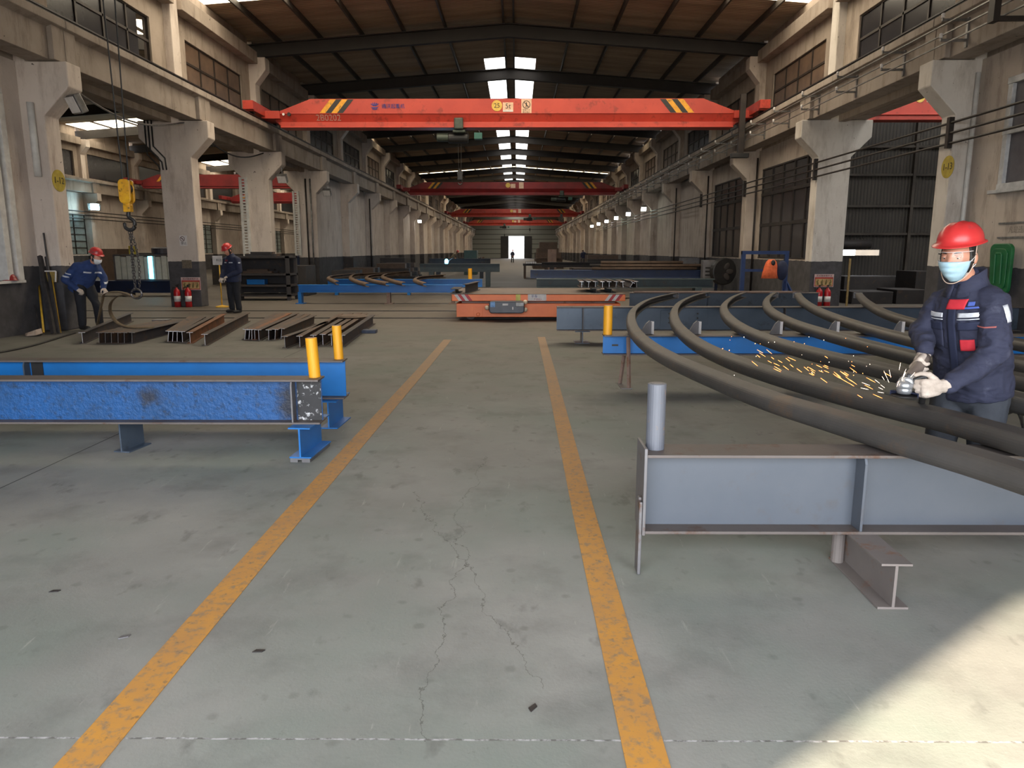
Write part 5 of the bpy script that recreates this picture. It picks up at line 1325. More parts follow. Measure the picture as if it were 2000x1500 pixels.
# gloves: the hands close on the grinder
wrL,wrR=Vv['wrL'],Vv['wrR']
g=MB(); hand(g,wRh,fRh,nRh,-gax,0.95,1.08)
g.caps([wrR-(wrR-Vv['elR']).normalized()*0.03,wrR,wRh],[0.042,0.038,0.034],12)
remeshed(g,'glove',M_glove,0.0045,root,2,disp=fold(3,0.003))
g=MB(); hand(g,wLh,fLh,nLh,sLh,1.12,1.14)
g.caps([wrL-(wrL-Vv['elL']).normalized()*0.035,wrL,wLh],[0.046,0.040,0.036],12)
remeshed(g,'glove',M_glove,0.0045,root,2,disp=fold(8,0.003))
# --- the angle grinder in his hands
Rz=Matrix.Rotation(yw_,3,'Z'); Wd_=lambda p: Rz@Vector(p)+Vector(base)
Gh,Gt,Gr=Wd_(GH),Wd_(GT),Wd_(H0)
gr=thing('angle_grinder','silver headed angle grinder held on the second bent arch by the gloved worker','power tool',Gh)
ax=(Gt-Gh); axn=ax.normalized()
MB().tube([axn*0.02,axn*0.06,axn*0.13,ax*0.9,ax*1.05],[0.034,0.036,0.031,0.030,0.026],18).build('motor_body',pm('taupe_grinder_body',(112,100,92),(96,86,80),9,0.5),gr,smooth=True)
sil=MB().ball((0,0,-0.002),(0.042,0.042,0.034),18,12).tube([(0,0,0),axn*0.055],[0.040,0.041],18); sil.lathe([(0.034,-0.045),(0.038,-0.03),(0.036,0.0)],(0,0,0),18)
hd=sil.build('gear_head',pm('cast_silver_alloy',(198,202,206),(172,176,182),10,0.3,0.7),gr,smooth=True)
vt=MB()
sd_=axn.cross(Vector((0,0,1))).normalized(); un=sd_.cross(axn).normalized()
for i in range(3):
    for jv in range(2):
        a=-0.5+0.42*i-0.25; r=0.0415; q=axn*(0.022+0.02*jv)+(-sd_*math.sin(a)*-1*r*0.0)+(un*math.cos(a)+(-sd_)*math.sin(-a))*r
        w=MB().ball(q,(0.0075,0.0075,0.005),8,6); w.build('vent',M_black,hd)
dn_=Vector((0,0,-1)); 
MB().lathe([(0.0,-0.053),(0.062,-0.055),(0.062,-0.058),(0.0,-0.060)],(0,0,0),30).build('grinding_disc',M_black,gr)
gd=MB(); vs=[];fs=[]
for i in range(17):
    a=math.atan2(axn.y,axn.x)-PI/2+PI*i/16
    for r,z in ((0.03,-0.040),(0.068,-0.040),(0.068,-0.062)): vs.append((r*math.cos(a),r*math.sin(a),z))
for i in range(16):
    for k in range(2): fs.append((i*3+k,(i+1)*3+k,(i+1)*3+k+1,i*3+k+1))
go_=MB().add(vs,fs).build('guard',M_navy_d,gr,smooth=False); so=go_.modifiers.new('s','SOLIDIFY'); so.thickness=0.003
MB().tube([Vector((0,0,0.005)),(Gr-Gh)*0.5+Vector((0,0,0.035)),(Gr-Gh)+Vector((0,0,0.062)),(Gr-Gh)+Vector((0,0,0.03)),(Gr-Gh)+Vector((-0.005,0,-0.085))],[0.011,0.012,0.014,0.017,0.016],12).build('side_handle',M_black,gr,smooth=True)
cd=catmull([Gt+axn*0.01,gy(1850,690,4.12)+Vector((0,0.15,0)),gy(1900,800,4.45),gy(1945,812,4.5),gy(1985,800,4.7),gy(2010,765,4.9),gy(2060,700,5.0)],8)
o=MB().tube(cd,0.007,8).build('power_cord',M_cable,smooth=True); tag(o,'dark grinder power cord looping behind the grinding worker','cord')
o=MB().tube(catmull([gy(1982,795,4.7),gy(1992,815,4.7),gy(1998,835,4.7),gz(1985,845,0.012)+Vector((0,0,0.25))],6),0.007,8).build('power_cord',M_cable,smooth=True); tag(o,'short cord branch hanging down behind the grinding worker','cord')
# sparks thrown from the disc
M_spark=emis('spark_glow',(255,140,70),5.0); M_sparkw=emis('spark_white',(255,226,196),4.0)
sk=MB(); rnd=random.Random(4)
tip=Gh+Vector((-0.06,-0.02,-0.05))
def sp(p,d,l,r,mi): sk.tube([p-d*l/2,p,p+d*l/2],[r*0.35,r,r*0.35],5,mi)
for i in range(46):
    t=rnd.random()**0.7; px=1735-t*250+rnd.gauss(0,9); py=758-t*62+rnd.gauss(0,15); Yd=3.8+t*0.35+rnd.gauss(0,0.08)
    d=(gy(px-20,py-8-8*rnd.random(),Yd+0.02)-gy(px,py,Yd)).normalized(); sp(gy(px,py,Yd),d,0.02+0.03*rnd.random(),0.0010,0)
for i in range(26):
    a=rnd.uniform(0.1,PI*0.95); r=rnd.uniform(0.05,0.16); d=Vector((-math.cos(a)*0.8,0.1,math.sin(a))).normalized(); sp(tip+d*r,d,0.02+0.025*rnd.random(),0.0008,1)
for i in range(34):
    px=rnd.uniform(1400,1700); py=rnd.uniform(655,735); Yd=rnd.uniform(4.2,5.2); sk.ball(gy(px,py,Yd),0.0024*rnd.uniform(0.5,1.1),6,4,rnd.choice((0,1,1)))
o=sk.build('grinding_sparks',[M_spark,M_sparkw]); tag(o,'glowing orange sparks flying left from the angle grinder','sparks',kind='stuff')
# --- bent worker on the left
fb=gz(182,644,0); base=(fb.x,fb.y,0.0)
PL=dict(pelvis=(0,0.19,0.86),chest=(0,-0.03,1.17),neck=(0,-0.15,1.27),head=(0.0,-0.26,1.38),shL=(0.18,-0.03,1.22),elL=(0.22,-0.16,0.98),wrL=(0.10,-0.26,0.79),shR=(-0.18,0.02,1.22),elR=(-0.27,0.27,0.97),wrR=(-0.20,0.06,0.79),
 hdR=(-0.17,-0.03,0.72),hdL=(0.08,-0.33,0.74),hipL=(0.10,0.13,0.82),knL=(0.13,-0.02,0.45),anL=(0.14,-0.02,0.095),hipR=(-0.10,0.13,0.82),knR=(-0.12,0.10,0.45),anR=(-0.12,0.12,0.095))
root,jk,H,hc,Vv=person('bent worker on the left in blue jacket, red helmet and white mask, pulling a strap',base,math.radians(70),PL,M_navy_b,M_trouser_d,mask='cup',glove=True,hrot=(0.30,0,0.0),voxel=0.014)
fwv=Vector((0,-0.95,-0.2)); 
for s in (-1,1):
    decal(jk,Vector((s*0.10,-0.12,1.10)),Vector((1,0,0)),Vector((0,-0.3,1)),0.13,0.03,M_reflect,'reflective_tape',root,0.006)
    e=Vv['elR' if s<0 else 'elL']
decal(jk,Vv['elR'].lerp(Vv['shR'],0.25)+Vector((-0.02,0,0)),Vector((0,-1,-0.3)),Vector((0,-0.3,1)),0.14,0.028,M_reflect,'reflective_tape',root,0.006)
decal(jk,Vv['elR'].lerp(Vv['shR'],0.45)+Vector((-0.02,0,0)),Vector((0,-1,-0.3)),Vector((0,-0.3,1)),0.14,0.02,M_reflect,'reflective_tape',root,0.006)
decal(jk,Vv['elL'].lerp(Vv['wrL'],0.2),Vector((1,-0.2,0)),Vector((0,-0.5,1)),0.12,0.028,M_reflect,'reflective_tape',root,0.006)
for s in 'LR':
    g=MB(); w=Vv['wr'+s]; f=Vv['hd'+s]-w; hand(g,w,f,Vector((0.3 if s=='R' else -0.3,0,-1)),Vector((0,-1,0.4)),0.9,1.1); g.caps([w-f.normalized()*0.05,w],[0.043,0.038],10)
    remeshed(g,'glove',M_glove,0.008,root,1)
# --- standing worker in the middle left
fb=gz(459,611,0); base=(fb.x,fb.y,0.0)
PM_=dict(pelvis=(0,0.02,0.88),chest=(0,0.03,1.25),neck=(0,-0.02,1.40),head=(0.0,-0.09,1.50),shL=(0.19,0.02,1.30),elL=(0.25,0.0,1.02),wrL=(0.08,-0.20,0.90),shR=(-0.19,0.02,1.30),elR=(-0.26,-0.02,1.02),wrR=(-0.10,-0.24,0.86),
 hdL=(0.03,-0.26,0.86),hdR=(-0.07,-0.30,0.80),hipL=(0.10,0.02,0.84),knL=(0.11,0.0,0.46),anL=(0.12,0.03,0.095),hipR=(-0.10,0.02,0.84),knR=(-0.11,0.0,0.46),anR=(-0.12,0.03,0.095))
root,jk,H,hc,Vv=person('standing worker in dark navy and red helmet, looking down by the dark rack',base,math.radians(-28),PM_,M_navy_d,M_trouser_d,glove=True,hrot=(0.45,0,0.0),voxel=0.014)
for s in (-1,1): decal(jk,Vector((s*0.09,-0.1,1.22)),Vector((1,0,0)),Vector((0,0,1)),0.10,0.024,M_reflect,'reflective_tape',root,0.006)
decal(jk,Vector((-0.05,-0.1,1.27)),Vector((1,0,0)),Vector((0,0,1)),0.10,0.04,pm('maroon_tag',(120,36,56),None,1,0.8),'red_tag',root,0.006)
decal(jk,Vv['shL'].lerp(Vv['elL'],0.3)+Vector((0.02,0,0)),Vector((0.5,0.8,0)),Vector((0,0,1)),0.05,0.03,M_reflect,'reflective_tape',root,0.006)
for s in 'LR':
    g=MB(); w=Vv['wr'+s]; f=Vv['hd'+s]-w; hand(g,w,f,Vector((0,0.2,-1)),Vector((-1 if s=='L' else 1,0,0.4)),0.9,1.1); g.caps([w-f.normalized()*0.05,w],[0.043,0.038],10)
    remeshed(g,'glove',M_glove,0.008,root,1)
# --- small distant people
def far_person(px,py,label,yaw,k,jm,tm,pitch=0.2,hat=True,Y=None,stoop=0.0,zb=0.0):
    b=gz(px,py,zb) if Y is None else gy(px,py,Y)
    Q={a:(v[0],v[1]-stoop*max(0,v[2]-0.85)*1.2,v[2]-stoop*max(0,v[2]-0.85)*0.35) if isinstance(v,tuple) and len(v)==3 else v for a,v in PM_.items()}
    return person(label,(b.x,b.y,zb),yaw,Q,jm,tm,hat=hat,hrot=(pitch,0,0),voxel=0.022)
far_person(1001,513,'tiny far person walking before the bright end gate',0.3,1,M_navy_d,M_trouser_d,0.1)
far_person(1139,522,'small distant person in dark clothes standing among stock on the right',-2.6,1,M_navy_d,M_trouser_d,0.1,hat=False,zb=0.0)
far_person(884,523,'stooping welder far down the left side beside a blue arc',1.3,1,pm('pale_welder_cloth',(150,140,120),(110,104,96),9,0.85),M_trouser_d,0.5,stoop=0.5)
# ================================================================== props around the hall
M_dkiron=steelmat('dark_scrap_steel',(58,54,54),(46,43,44),(76,60,50),5,0.65,0.25,0.1,rnd=0.3)
M_brown=steelmat('brown_scrap_steel',(92,74,62),(76,62,54),(66,50,42),5,0.7,0.15,0.1,rnd=0.3)
M_navyp=steelmat('navy_paint',(44,58,92),(36,48,78),(60,60,66),3,0.45,0.1,0.03)
M_greenp=steelmat('dark_green_grey_paint',(64,76,78),(54,64,68),(70,66,62),3,0.5,0.1,0.03)
M_tealbox=pm('dark_teal_paint',(38,72,66),(32,60,56),5,0.5)
M_rackblue=pm('rack_blue_paint',(38,62,108),(30,50,92),5,0.5)
M_orangecloth=pm('orange_cloth',(232,112,66),(206,92,52),12,0.85,bump=0.2,bscale=40)
M_wood=pm('wood_handle',(172,124,62),(150,104,50),9,0.6)
M_ywood=pm('yellow_handle',(212,170,50),(190,146,44),9,0.6)
M_strapc=pm('khaki_webbing',(112,96,74),(94,80,62),14,0.9,bump=0.2,bscale=80)
M_chain=pm('worn_chain_steel',(92,88,88),(64,60,60),30,0.4,0.6)
M_hookyel=pm('hook_yellow_paint',(222,168,20),(200,142,22),9,0.45,spots=(70,56,30),sscale=12)
# crane that carries the hook block, just above the top of the view
hx=gy(247,370,10.9); hz=gy(247,352,10.9).z
CR=crane(10.9,'red bridge crane just above the view, its left wheel truck at the upper left corner',5.80,M_red_dark,hoist_x=hx.x,hl=0.2,tl=2.3)
for c in list(bpy.data.objects):
    if c.parent and c.parent.parent==CR and c.name.split('.')[0] in ('hook_block','wire_rope'): bpy.data.objects.remove(c)
r=MB()
for dx in (-0.085,0.085): r.tube([(hx.x+dx,0,5.1),(hx.x+dx*0.5,0,hz)],0.010,6)
r.build('wire_rope',M_cable,CR)
b=MB()
for s in (-1,1): b.ext(rr(0.085,0.17,0.06),'y',s*0.055-0.018,s*0.055+0.018,0,Matrix.Translation((hx.x,0,hz-0.16)))
hb=b.build('hook_block',M_hookyel,CR,bevel=0.008)
MB().lathe([(0.05,-0.035),(0.08,-0.035),(0.07,0),(0.08,0.035),(0.05,0.035)],(hx.x,0,hz-0.12),20,0,Euler((PI/2,0,0)).to_matrix()).build('sheave',M_black,hb)
MB().box(hx.x-0.05,hx.x+0.05,-0.05,0.05,hz-0.45,hz-0.30).lathe([(0.04,-0.05),(0.06,0.0),(0.04,0.05)],(hx.x,0,hz-0.36),14).build('swivel',M_hookyel,hb,bevel=0.006)
MB().tube(catmull([(hx.x,0,hz-0.44),(hx.x,0,hz-0.52),(hx.x+0.07,0,hz-0.58),(hx.x+0.065,0,hz-0.67),(hx.x,0,hz-0.71),(hx.x-0.065,0,hz-0.67),(hx.x-0.075,0,hz-0.60)],6),[0.028]*31+[0.024]*5+[0.012],10).build('hook',M_black,hb,smooth=True)
def chain(mb,a,b_,sag=0.0,link=0.055,r=0.006):
    a=Vector(a); b_=Vector(b_); n=int((b_-a).length/(link*0.72)); 
    for i in range(n):
        t=(i+0.5)/n; p=a.lerp(b_,t)+Vector((sag*math.sin(PI*t),0,0)); d=(b_-a).normalized()
        s=d.cross(Vector((0,1,0))).normalized() if i%2 else d.cross(Vector((1,0,0))).normalized(); s=(s-d*s.dot(d)).normalized()
        P=[p+d*link*0.5*math.cos(q)*1.0+s*link*0.32*math.sin(q) for q in [2*PI*k/10 for k in range(11)]]
        mb.tube(P,r,5,cap=False)
ctop=Vector((hx.x,10.9,hz-0.685)); cb=gy(266,566,10.9)
root=thing('chain_sling','steel chain sling hanging from the yellow hook block by the left columns','chain',ctop)
for i,(dx,dz,sg) in enumerate(((0,0,0.02),(0.05,0.04,0.05),(-0.03,0.12,-0.02))):
    m=MB(); chain(m,(0.02*i-0.02,0.0,0.0),(cb.x-ctop.x+dx,(0.03*i)-0.03,cb.z-ctop.z+dz),sg); m.build('chain_leg',M_chain,root)
MB().tube([Vector((cb.x-ctop.x+0.08*math.cos(q),0,cb.z-ctop.z-0.06+0.07*math.sin(q))) for q in [2*PI*k/14 for k in range(15)]],0.016,8,cap=False).build('shackle',M_chain,root)
# webbing strap from the chain to the worker's hands
def ribbon(P,w,side,mat,name,label,cat='strap'):
    P=catmull(P,8); vs=[];fs=[]; s=Vector(side).normalized()
    for p in P: vs += [p-s*w/2,p+s*w/2]
    for i in range(len(P)-1): fs.append((2*i,2*i+1,2*i+3,2*i+2))
    o=MB().add(vs,fs).build(name,mat,smooth=True); so=o.modifiers.new('s','SOLIDIFY'); so.thickness=0.008
    return tag(o,label,cat)
ribbon([cb+Vector((0,0,-0.10)),gy(236,576,12.3),gy(217,590,12.6),gy(216,612,12.9),gy(231,632,12.9),gz(258,640,0.2),gz(300,640,0.2)],0.07,(0.3,0.9,0.25),M_strapc,'webbing_strap','broad khaki strap looping from the chain down onto the brown beams')
ribbon([cb+Vector((-0.02,0,-0.10)),gy(232,570,12.6),gy(205,573,13.2),gy(199,590,13.4),gy(193,618,13.6),gz(189,640,0.05)],0.06,(0.4,0.8,0.3),M_strapc,'webbing_strap','khaki strap held in the bent worker\'s hands, its end hanging to the floor')
# tools leaning beside the nearest left column
def lean(px0,py0,px1,py1,Y0_,Y1_,r,mat,name,label,seg=4,cat='steel bar'):
    a=gz(px0,py0,0.01); a=Vector((a.x,Y0_,0.0)) if Y0_ else a
    b=gy(px1,py1,Y1_); o=MB().tube([Vector((0,0,0)),b-a],r,seg).build(name,mat,loc=a); return tag(o,label,cat)
YC=Yk(0)-0.03
M_dkpole=pm('dark_pole',(70,66,66),(52,50,52),9,0.55,0.3)
a0=gz(142,643,0); lean(141,643,85,455,a0.y-0.55,YC,0.016,M_dkpole,'leaning_pole','long thin dark pole leaning high on the nearest left column',8,'pole')
def angle_iron(px0,py0,px1,py1,label,w=0.05):
    a=gz(px0,py0,0.0); b=gy(px1,py1,YC); d=(b-a)
    o=MB().sweep([Vector((0,0,0)),d],[(-w,-w),(w,-w),(w,-w+0.008),(-w+0.008,-w+0.008),(-w+0.008,w),(-w,w)],up=Vector((0,1,0))).build('angle_iron',M_dkpole,loc=a+Vector((0,0,w*0.2))); tag(o,label,'steel bar')
angle_iron(105,653,78,501,'left one of two dark angle irons leaning on the nearest left column',0.032)
angle_iron(115,652,90,502,'right one of two dark angle irons leaning on the nearest left column',0.02)
# shovel
a=gz(76,656,0.0); b=gy(76,557,YC)
root=thing('shovel','shovel with a yellow handle and pale blade leaning by the nearest left column','shovel',a)
MB().tube([Vector((0.06,0.05,0.06)),b-a],0.018,10).build('handle',M_ywood,root,smooth=True)
bl=MB(); 
bl.loft([[Vector((x*0.9-0.05,y,z)) for x,y,z in ((-0.20,-0.02,0.0),(-0.10,-0.12,0.005),(0.08,-0.12,0.02),(0.15,-0.02,0.05),(0.08,0.09,0.03),(-0.10,0.09,0.01))],[Vector((x*0.9-0.05,y,z+0.05+0.02*(x>0))) for x,y,z in ((-0.20,-0.02,0.0),(-0.09,-0.09,0.02),(0.07,-0.09,0.05),(0.13,-0.01,0.07),(0.07,0.07,0.05),(-0.09,0.07,0.02))]])
bl.build('blade',pm('pale_dusty_blade',(192,172,154),(170,146,126),12,0.7),root,smooth=False,bevel=0.006)
o=lean(80,654,62,575,None,YC,0.012,M_dkpole,'leaning_rod','short thin dark rod leaning low behind the yellow handled shovel',8)
# square board on a yellow handle
root=thing('broom','square headed brush on a yellow handle leaning by the nearest left column','brush',gz(118,650,0.0)+Vector((0,0,0)))
c=gy(101,540,YC-0.09)-Vector(root.location)
MB().tube([Vector((0,0,0)),c],0.016,10).build('handle',M_ywood,root,smooth=True)
MB().bc(c,(0.17,0.06,0.20),(0,0.08,0)).build('head_board',pm('dull_ochre_board',(140,116,52),(96,84,60),14,0.7),root)
MB().bc(c+Vector((0.0,-0.03,0.10)),(0.20,0.02,0.02),(0,0.0,0)).bc(c+Vector((0.095,-0.03,0.0)),(0.02,0.02,0.2),(0,0.12,0)).build('white_edge',M_white2,root)
# spare red helmet on the window ledge
c=gx(19,548,LW-0.02); root=thing('safety_helmet','spare red helmet lying on the ledge at the far left','helmet',(LW-0.02,c.y,zs_+0.002),1.2)
h=MB(); nu=28; rings=[]
for j in range(7):
    el=PI/2*(1-j/6.0)+0.02; rings.append([Vector((0.11*math.sin(2*PI*i/nu)*math.cos(el),-0.13*math.cos(2*PI*i/nu)*math.cos(el),0.012+0.115*math.sin(el))) for i in range(nu)])
rings.append([Vector((0.125*math.sin(2*PI*i/nu),-(0.145+0.03*max(0,math.cos(2*PI*i/nu)))*math.cos(2*PI*i/nu),0.004)) for i in range(nu)])
rings.append([Vector((0.125*math.sin(2*PI*i/nu),-(0.145+0.03*max(0,math.cos(2*PI*i/nu)))*math.cos(2*PI*i/nu),0.0)) for i in range(nu)])
h.loft(rings[::-1]).build('shell',pm('dull_red_helmet',(150,44,44),(130,38,40),6,0.4),root,smooth=True)
m=MB(); P=[gx(14+i*1.7,320+i*17,LW+0.06)+Vector((0.03*math.sin(i*2.1)*0.3,0,0)) for i in range(13)]
for i in range(len(P)): P[i]=Vector((LW-0.1,(q1+q2)/2+0.02*math.sin(i*1.7),4.1-(4.05-zs_)*i/12))
o=MB().tube(catmull(P,4),0.028,8).build('cable_bundle',M_cable,smooth=True); tag(o,'black cable bundle hanging down the white window jamb','cable')
o=MB().tube(catmull([gz(-30,694,0.012),gz(60,676,0.012),gz(130,655,0.012),gz(147,650,0.012)],10),0.02,8).build('floor_hose',M_cable,smooth=True); tag(o,'dark hose lying on the floor at the left edge','hose')
# sign stand
c=gz(434,600,0); root=thing('sign_stand','yellow floor stand holding a small white notice board beside the standing worker','sign stand',(c.x,c.y,0))
MB().lathe([(0.17,0),(0.17,0.025),(0.05,0.05),(0.02,0.06)],(0,0,0),24).build('base',M_ywood,root,smooth=False)
MB().tube([(0,0,0.05),(0,0,1.15)],0.016,10).build('pole',M_ywood,root,smooth=True)
MB().bc((-0.03,-0.02,1.25),(0.26,0.015,0.24)).build('board',M_white2,root,bevel=0.004)
text_mesh('料区',0.08,M_ink,'lettering',root,(0.02,-0.031,1.25),(PI/2,0,0))
# dark steel rack behind the standing worker
p0=gz(404,592,0); root=thing('steel_rack','dark steel rack of scrap shelves between the second and third left columns','rack',(-8.75,22.4,0))
W=1.75
for x in (0,W):
    for y in (0,0.8): MB().box(x-0.05,x+0.05,y-0.05,y+0.05,0,1.36).build('post',M_dkiron,root)
for z in (0.12,0.42,0.76,1.28): MB().box(-0.05,W+0.05,-0.05,0.85,z,z+0.06).build('shelf',M_dkiron,root)
MB().box(0,W,0.78,0.8,0.2,1.3).build('back_sheet',M_dkiron,root)
def heap(n,x0,x1,y0,y1,z0,mat,name,labf,cat,group,sd,smin=(0.3,0.1,0.05),smax=(1.2,0.25,0.12),layers=3):
    R=random.Random(sd); z=z0; out=[]; i=0; per=max(1,n//layers)
    for l in range(layers):
        hh=R.uniform(smin[2],smax[2])
        for q in range(per):
            Lm=min(smax[0],x1-x0); L=Lm-(Lm-min(smin[0],Lm*0.6))*l/layers*R.uniform(0.7,1.0); w=min(max(smin[1],smax[1]*R.uniform(0.7,1.0)),(y1-y0)/per*0.9)
            x=(x0+x1)/2-L/2+R.uniform(-0.06,0.06); y=y0+(y1-y0)*(q+0.5)/per
            o=MB().box(0,L,-w/2,w/2,0,hh).build(name,mat[i%len(mat)],loc=(x,y,z),rot=(0,0,R.uniform(-0.03,0.03))); tag(o,labf,cat,group); out.append(o); i+=1
        z+=hh+0.002
    return out
heap(4,-8.6,-7.2,22.5,23.1,1.345,[M_dkiron,M_brown],'steel_offcut','steel offcut lying on top of the dark rack','steel bar','offcuts on the dark rack',3,smax=(0.9,0.25,0.1),layers=2)
heap(4,-8.6,-7.3,22.5,23.1,0.825,[M_brown,M_dkiron],'steel_offcut','steel offcut on the middle shelf of the dark rack','steel bar','offcuts on the rack shelf',4,smax=(0.9,0.2,0.1),layers=2)
o=MB().box(0,0.55,0,0.3,0,0.16).build('parts_box',M_bluep,loc=(-8.3,22.45,0.483),bevel=0.01); tag(o,'small blue box on the lower shelf of the dark rack','box')
# heaps along the left wall
heap(12,-7.6,-5.9,28.6,30.4,0.0,[M_dkiron,M_dkiron,M_brown],'steel_billet','dark steel billet in the low heap past the third left column','steel bar','billets past the third left column',11,smin=(0.6,0.2,0.12),smax=(1.5,0.5,0.25),layers=4)
heap(12,-7.9,-5.6,31.0,33.5,0.0,[M_dkiron,M_brown],'steel_billet','dark steel billet in the heap by the fourth left column','steel bar','billets by the fourth left column',12,smin=(0.8,0.2,0.12),smax=(2.0,0.5,0.25),layers=4)
heap(12,-7.9,-5.2,38.0,42.0,0.0,[M_dkiron,M_brown],'steel_billet','dark steel billet far along the left wall','steel bar','billets far along the left wall',13,smin=(1.0,0.3,0.15),smax=(2.4,0.6,0.3),layers=4)
def pbox(name,label,cat,px0,px1,ytop,Y,dep,mat,zb=0.0,bevel=0.01,group=None):
    a=gy(px0,ytop,Y); b=gy(px1,ytop,Y); o=MB().box(0,b.x-a.x,0,dep,0,a.z-zb).build(name,mat,loc=(a.x,Y,zb),bevel=bevel); return tag(o,label,cat,group)
pbox('steel_bin','big dark steel bin standing past the third left column','bin',545,597,519,24.6,1.2,M_dkiron)
pbox('machine_cabinet','dark cabinet against the left wall before the blue arch table','cabinet',672,690,503,33.9,0.7,M_dkiron)
pbox('steel_bin','long dark bin along the left wall beyond the arch table','bin',742,790,504,44.0,2.0,M_dkiron)
pbox('green_box','dark green box standing high on the far left bench','box',906,931,489,47.0,1.5,M_tealbox)
# far left arch tables
ta=gz(583,593,0); YT=ta.y
xa=gy(583,560,YT).x; xb=gy(905,560,YT).x; ztt=gy(700,556,YT).z; zbb=gy(700,571,YT).z
root=thing('steel_bench_beam','long blue beam bench left of the cart, carrying small bent arches','steel beam',(xa,YT,0))
hbeam(root,xb-xa,zbb,ztt,0.22,M_bluep,M_bluep)
for x in (0.05,2.6,xb-xa-0.3): MB().box(x-0.05,x+0.05,-0.1,0.1,0,zbb).box(x-0.12,x+0.12,-0.14,0.14,0,0.02).build('leg',M_rustleg if x>1 else M_bluep,root)
YT2=YT+4.2; xa2=gy(640,548,YT2).x; xb2=gy(942,548,YT2).x
root=thing('steel_bench_beam','second long blue beam bench left of the cart, with a yellow post on its end','steel beam',(xa2,YT2,0))
hbeam(root,xb2-xa2,0.28,ztt,0.22,M_bluep,M_bluep)
for x in (0.3,2.8,xb2-xa2-0.4): MB().box(x-0.05,x+0.05,-0.1,0.1,0,0.28).build('leg',M_bluep,root)
post(root,xb2-xa2-0.42,0.0,ztt,0.36,0.07,M_post)
FA=[([(658,553),(645,547),(641,544),(648,541),(664,539),(690,536)],'leftmost small brown arch on the far left blue bench'),
    ([(717,557),(697,551),(685,545),(687,540),(697,537),(740,535),(800,532)],'second small brown arch from the left on the far left blue bench'),
    ([(756,555),(730,550),(716,545),(719,541),(728,539),(750,537)],'third small brown arch from the left on the far left blue bench'),
    ([(788,555),(767,550),(748,543),(749,539),(758,536),(776,535)],'fourth small brown arch from the left on the far left blue bench'),
    ([(829,556),(814,551),(810,547),(819,543),(838,541),(868,539)],'rightmost small brown arch on the far left blue bench')]
for px,l in FA: arch(px,l,z=ztt+0.063,mat=M_archb,group='small arches on the far left bench',ends=False,flip=1)
def farbeam(px0,px1,y0,y1,Y,label,mat,dep=0.4,zfoot=True):
    a=gy(px0,y0,Y); b=gy(px1,y1,Y); z1=a.z; z0=max(0.0,b.z)
    root=thing('steel_bench_beam',label,'steel beam',(a.x,Y,0)); hbeam(root,b.x-a.x,z0,z1,dep,mat,mat,0.03,0.03)
    if z0>0.03:
        for x in (0.5,(b.x-a.x)-0.5): MB().box(x-0.1,x+0.1,-dep/2,dep/2,0,z0).build('leg',mat,root)
    return root
farbeam(820,976,515,531,31.5,'dark green grey beam bench far left of the walkway, where the welder works',M_greenp)
farbeam(838,958,505,515,41.0,'dark beam bench farther down the left side of the walkway',M_dkiron)
farbeam(1036,1420,527,543,27.5,'navy blue beam bench across the right side beyond the cart',M_navyp)
farbeam(1048,1392,544,562,23.4,'grey green beam bench across the right side just beyond the cart',M_greenp)
farbeam(1058,1240,512,522,36.0,'dark beam bench loaded with pipes far right of the walkway',M_dkiron)
# pipes and stock on the right far benches
R=random.Random(5); zt_=gy(1100,527,27.5).z
for i in range(9):
    x=2.4+0.1*i; L_=R.uniform(3.0,4.4); o=MB().tube([(0,0,0),(L_,0.0,0)],0.055,8).build('steel_pipe',(M_brown,M_dkiron)[i%2],loc=(x+R.uniform(-0.3,0.6),27.35+0.115*(i%4)-0.1,zt_+0.056+0.11*(i//4)),smooth=True); tag(o,'brown steel pipe lying on the navy bench beyond the cart','pipe','pipes on the navy bench')
heap(15,1.6,5.6,36.8,39.4,0.0,[M_dkiron,M_brown,M_brown],'steel_billet','steel billet in the brown heap far right of the walkway','steel bar','billets far right of the walkway',21,smin=(0.8,0.3,0.15),smax=(2.4,0.6,0.25),layers=3)
heap(12,3.0,7.0,42.0,47.0,0.0,[M_dkiron,M_brown],'steel_billet','steel billet in the distant heap along the right wall','steel bar','distant billets along the right wall',22,smin=(1.0,0.4,0.2),smax=(2.6,0.8,0.35),layers=4)
heap(15,1.2,4.2,62.0,70.0,0.0,[M_brown,M_brown,M_dkiron],'steel_billet','steel billet in the farthest brown heap before the end gate','steel bar','farthest heap before the end gate',23,smin=(1.0,0.6,0.3),smax=(2.6,1.4,0.55),layers=5)
heap(12,-5.8,-2.0,60.0,68.0,0.0,[M_dkiron,M_brown],'steel_billet','steel billet in the far heap left of the walkway','steel bar','far heap left of the walkway',24,smin=(1.0,0.6,0.2),smax=(2.6,1.2,0.4),layers=3)
pbox('rusty_box','upright rusty brown box far right of the walkway','box',1071,1087,487,52.0,1.2,M_rustleg)
for i in range(5):
    c=gy(1029+i*4.2,512,40.0); o=MB().tube([(0,0,0),(0.0,2.4,0)],0.055,10).build('steel_bar',M_dkiron,loc=(c.x,40.0,0.866)); tag(o,'bar with a bright sawn end on the far stand, right of the walkway','steel bar','bars with bright ends')
    MB().lathe([(0.056,-0.005),(0.056,0.0)],(0,-0.002,0),12,0,Euler((PI/2,0,0)).to_matrix()).build('sawn_end',M_white2,o)
root=thing('bar_stand','dark stand under the bars with bright sawn ends','stand',(gy(1029,512,40).x-0.2,40.2,0))
MB().box(0,1.4,0,2.0,0.70,0.81).build('top',M_dkiron,root)
for x in (0.1,1.3):
    for y in (0.1,1.9): MB().box(x-0.06,x+0.06,y-0.06,y+0.06,0,0.7).build('leg',M_brown,root)
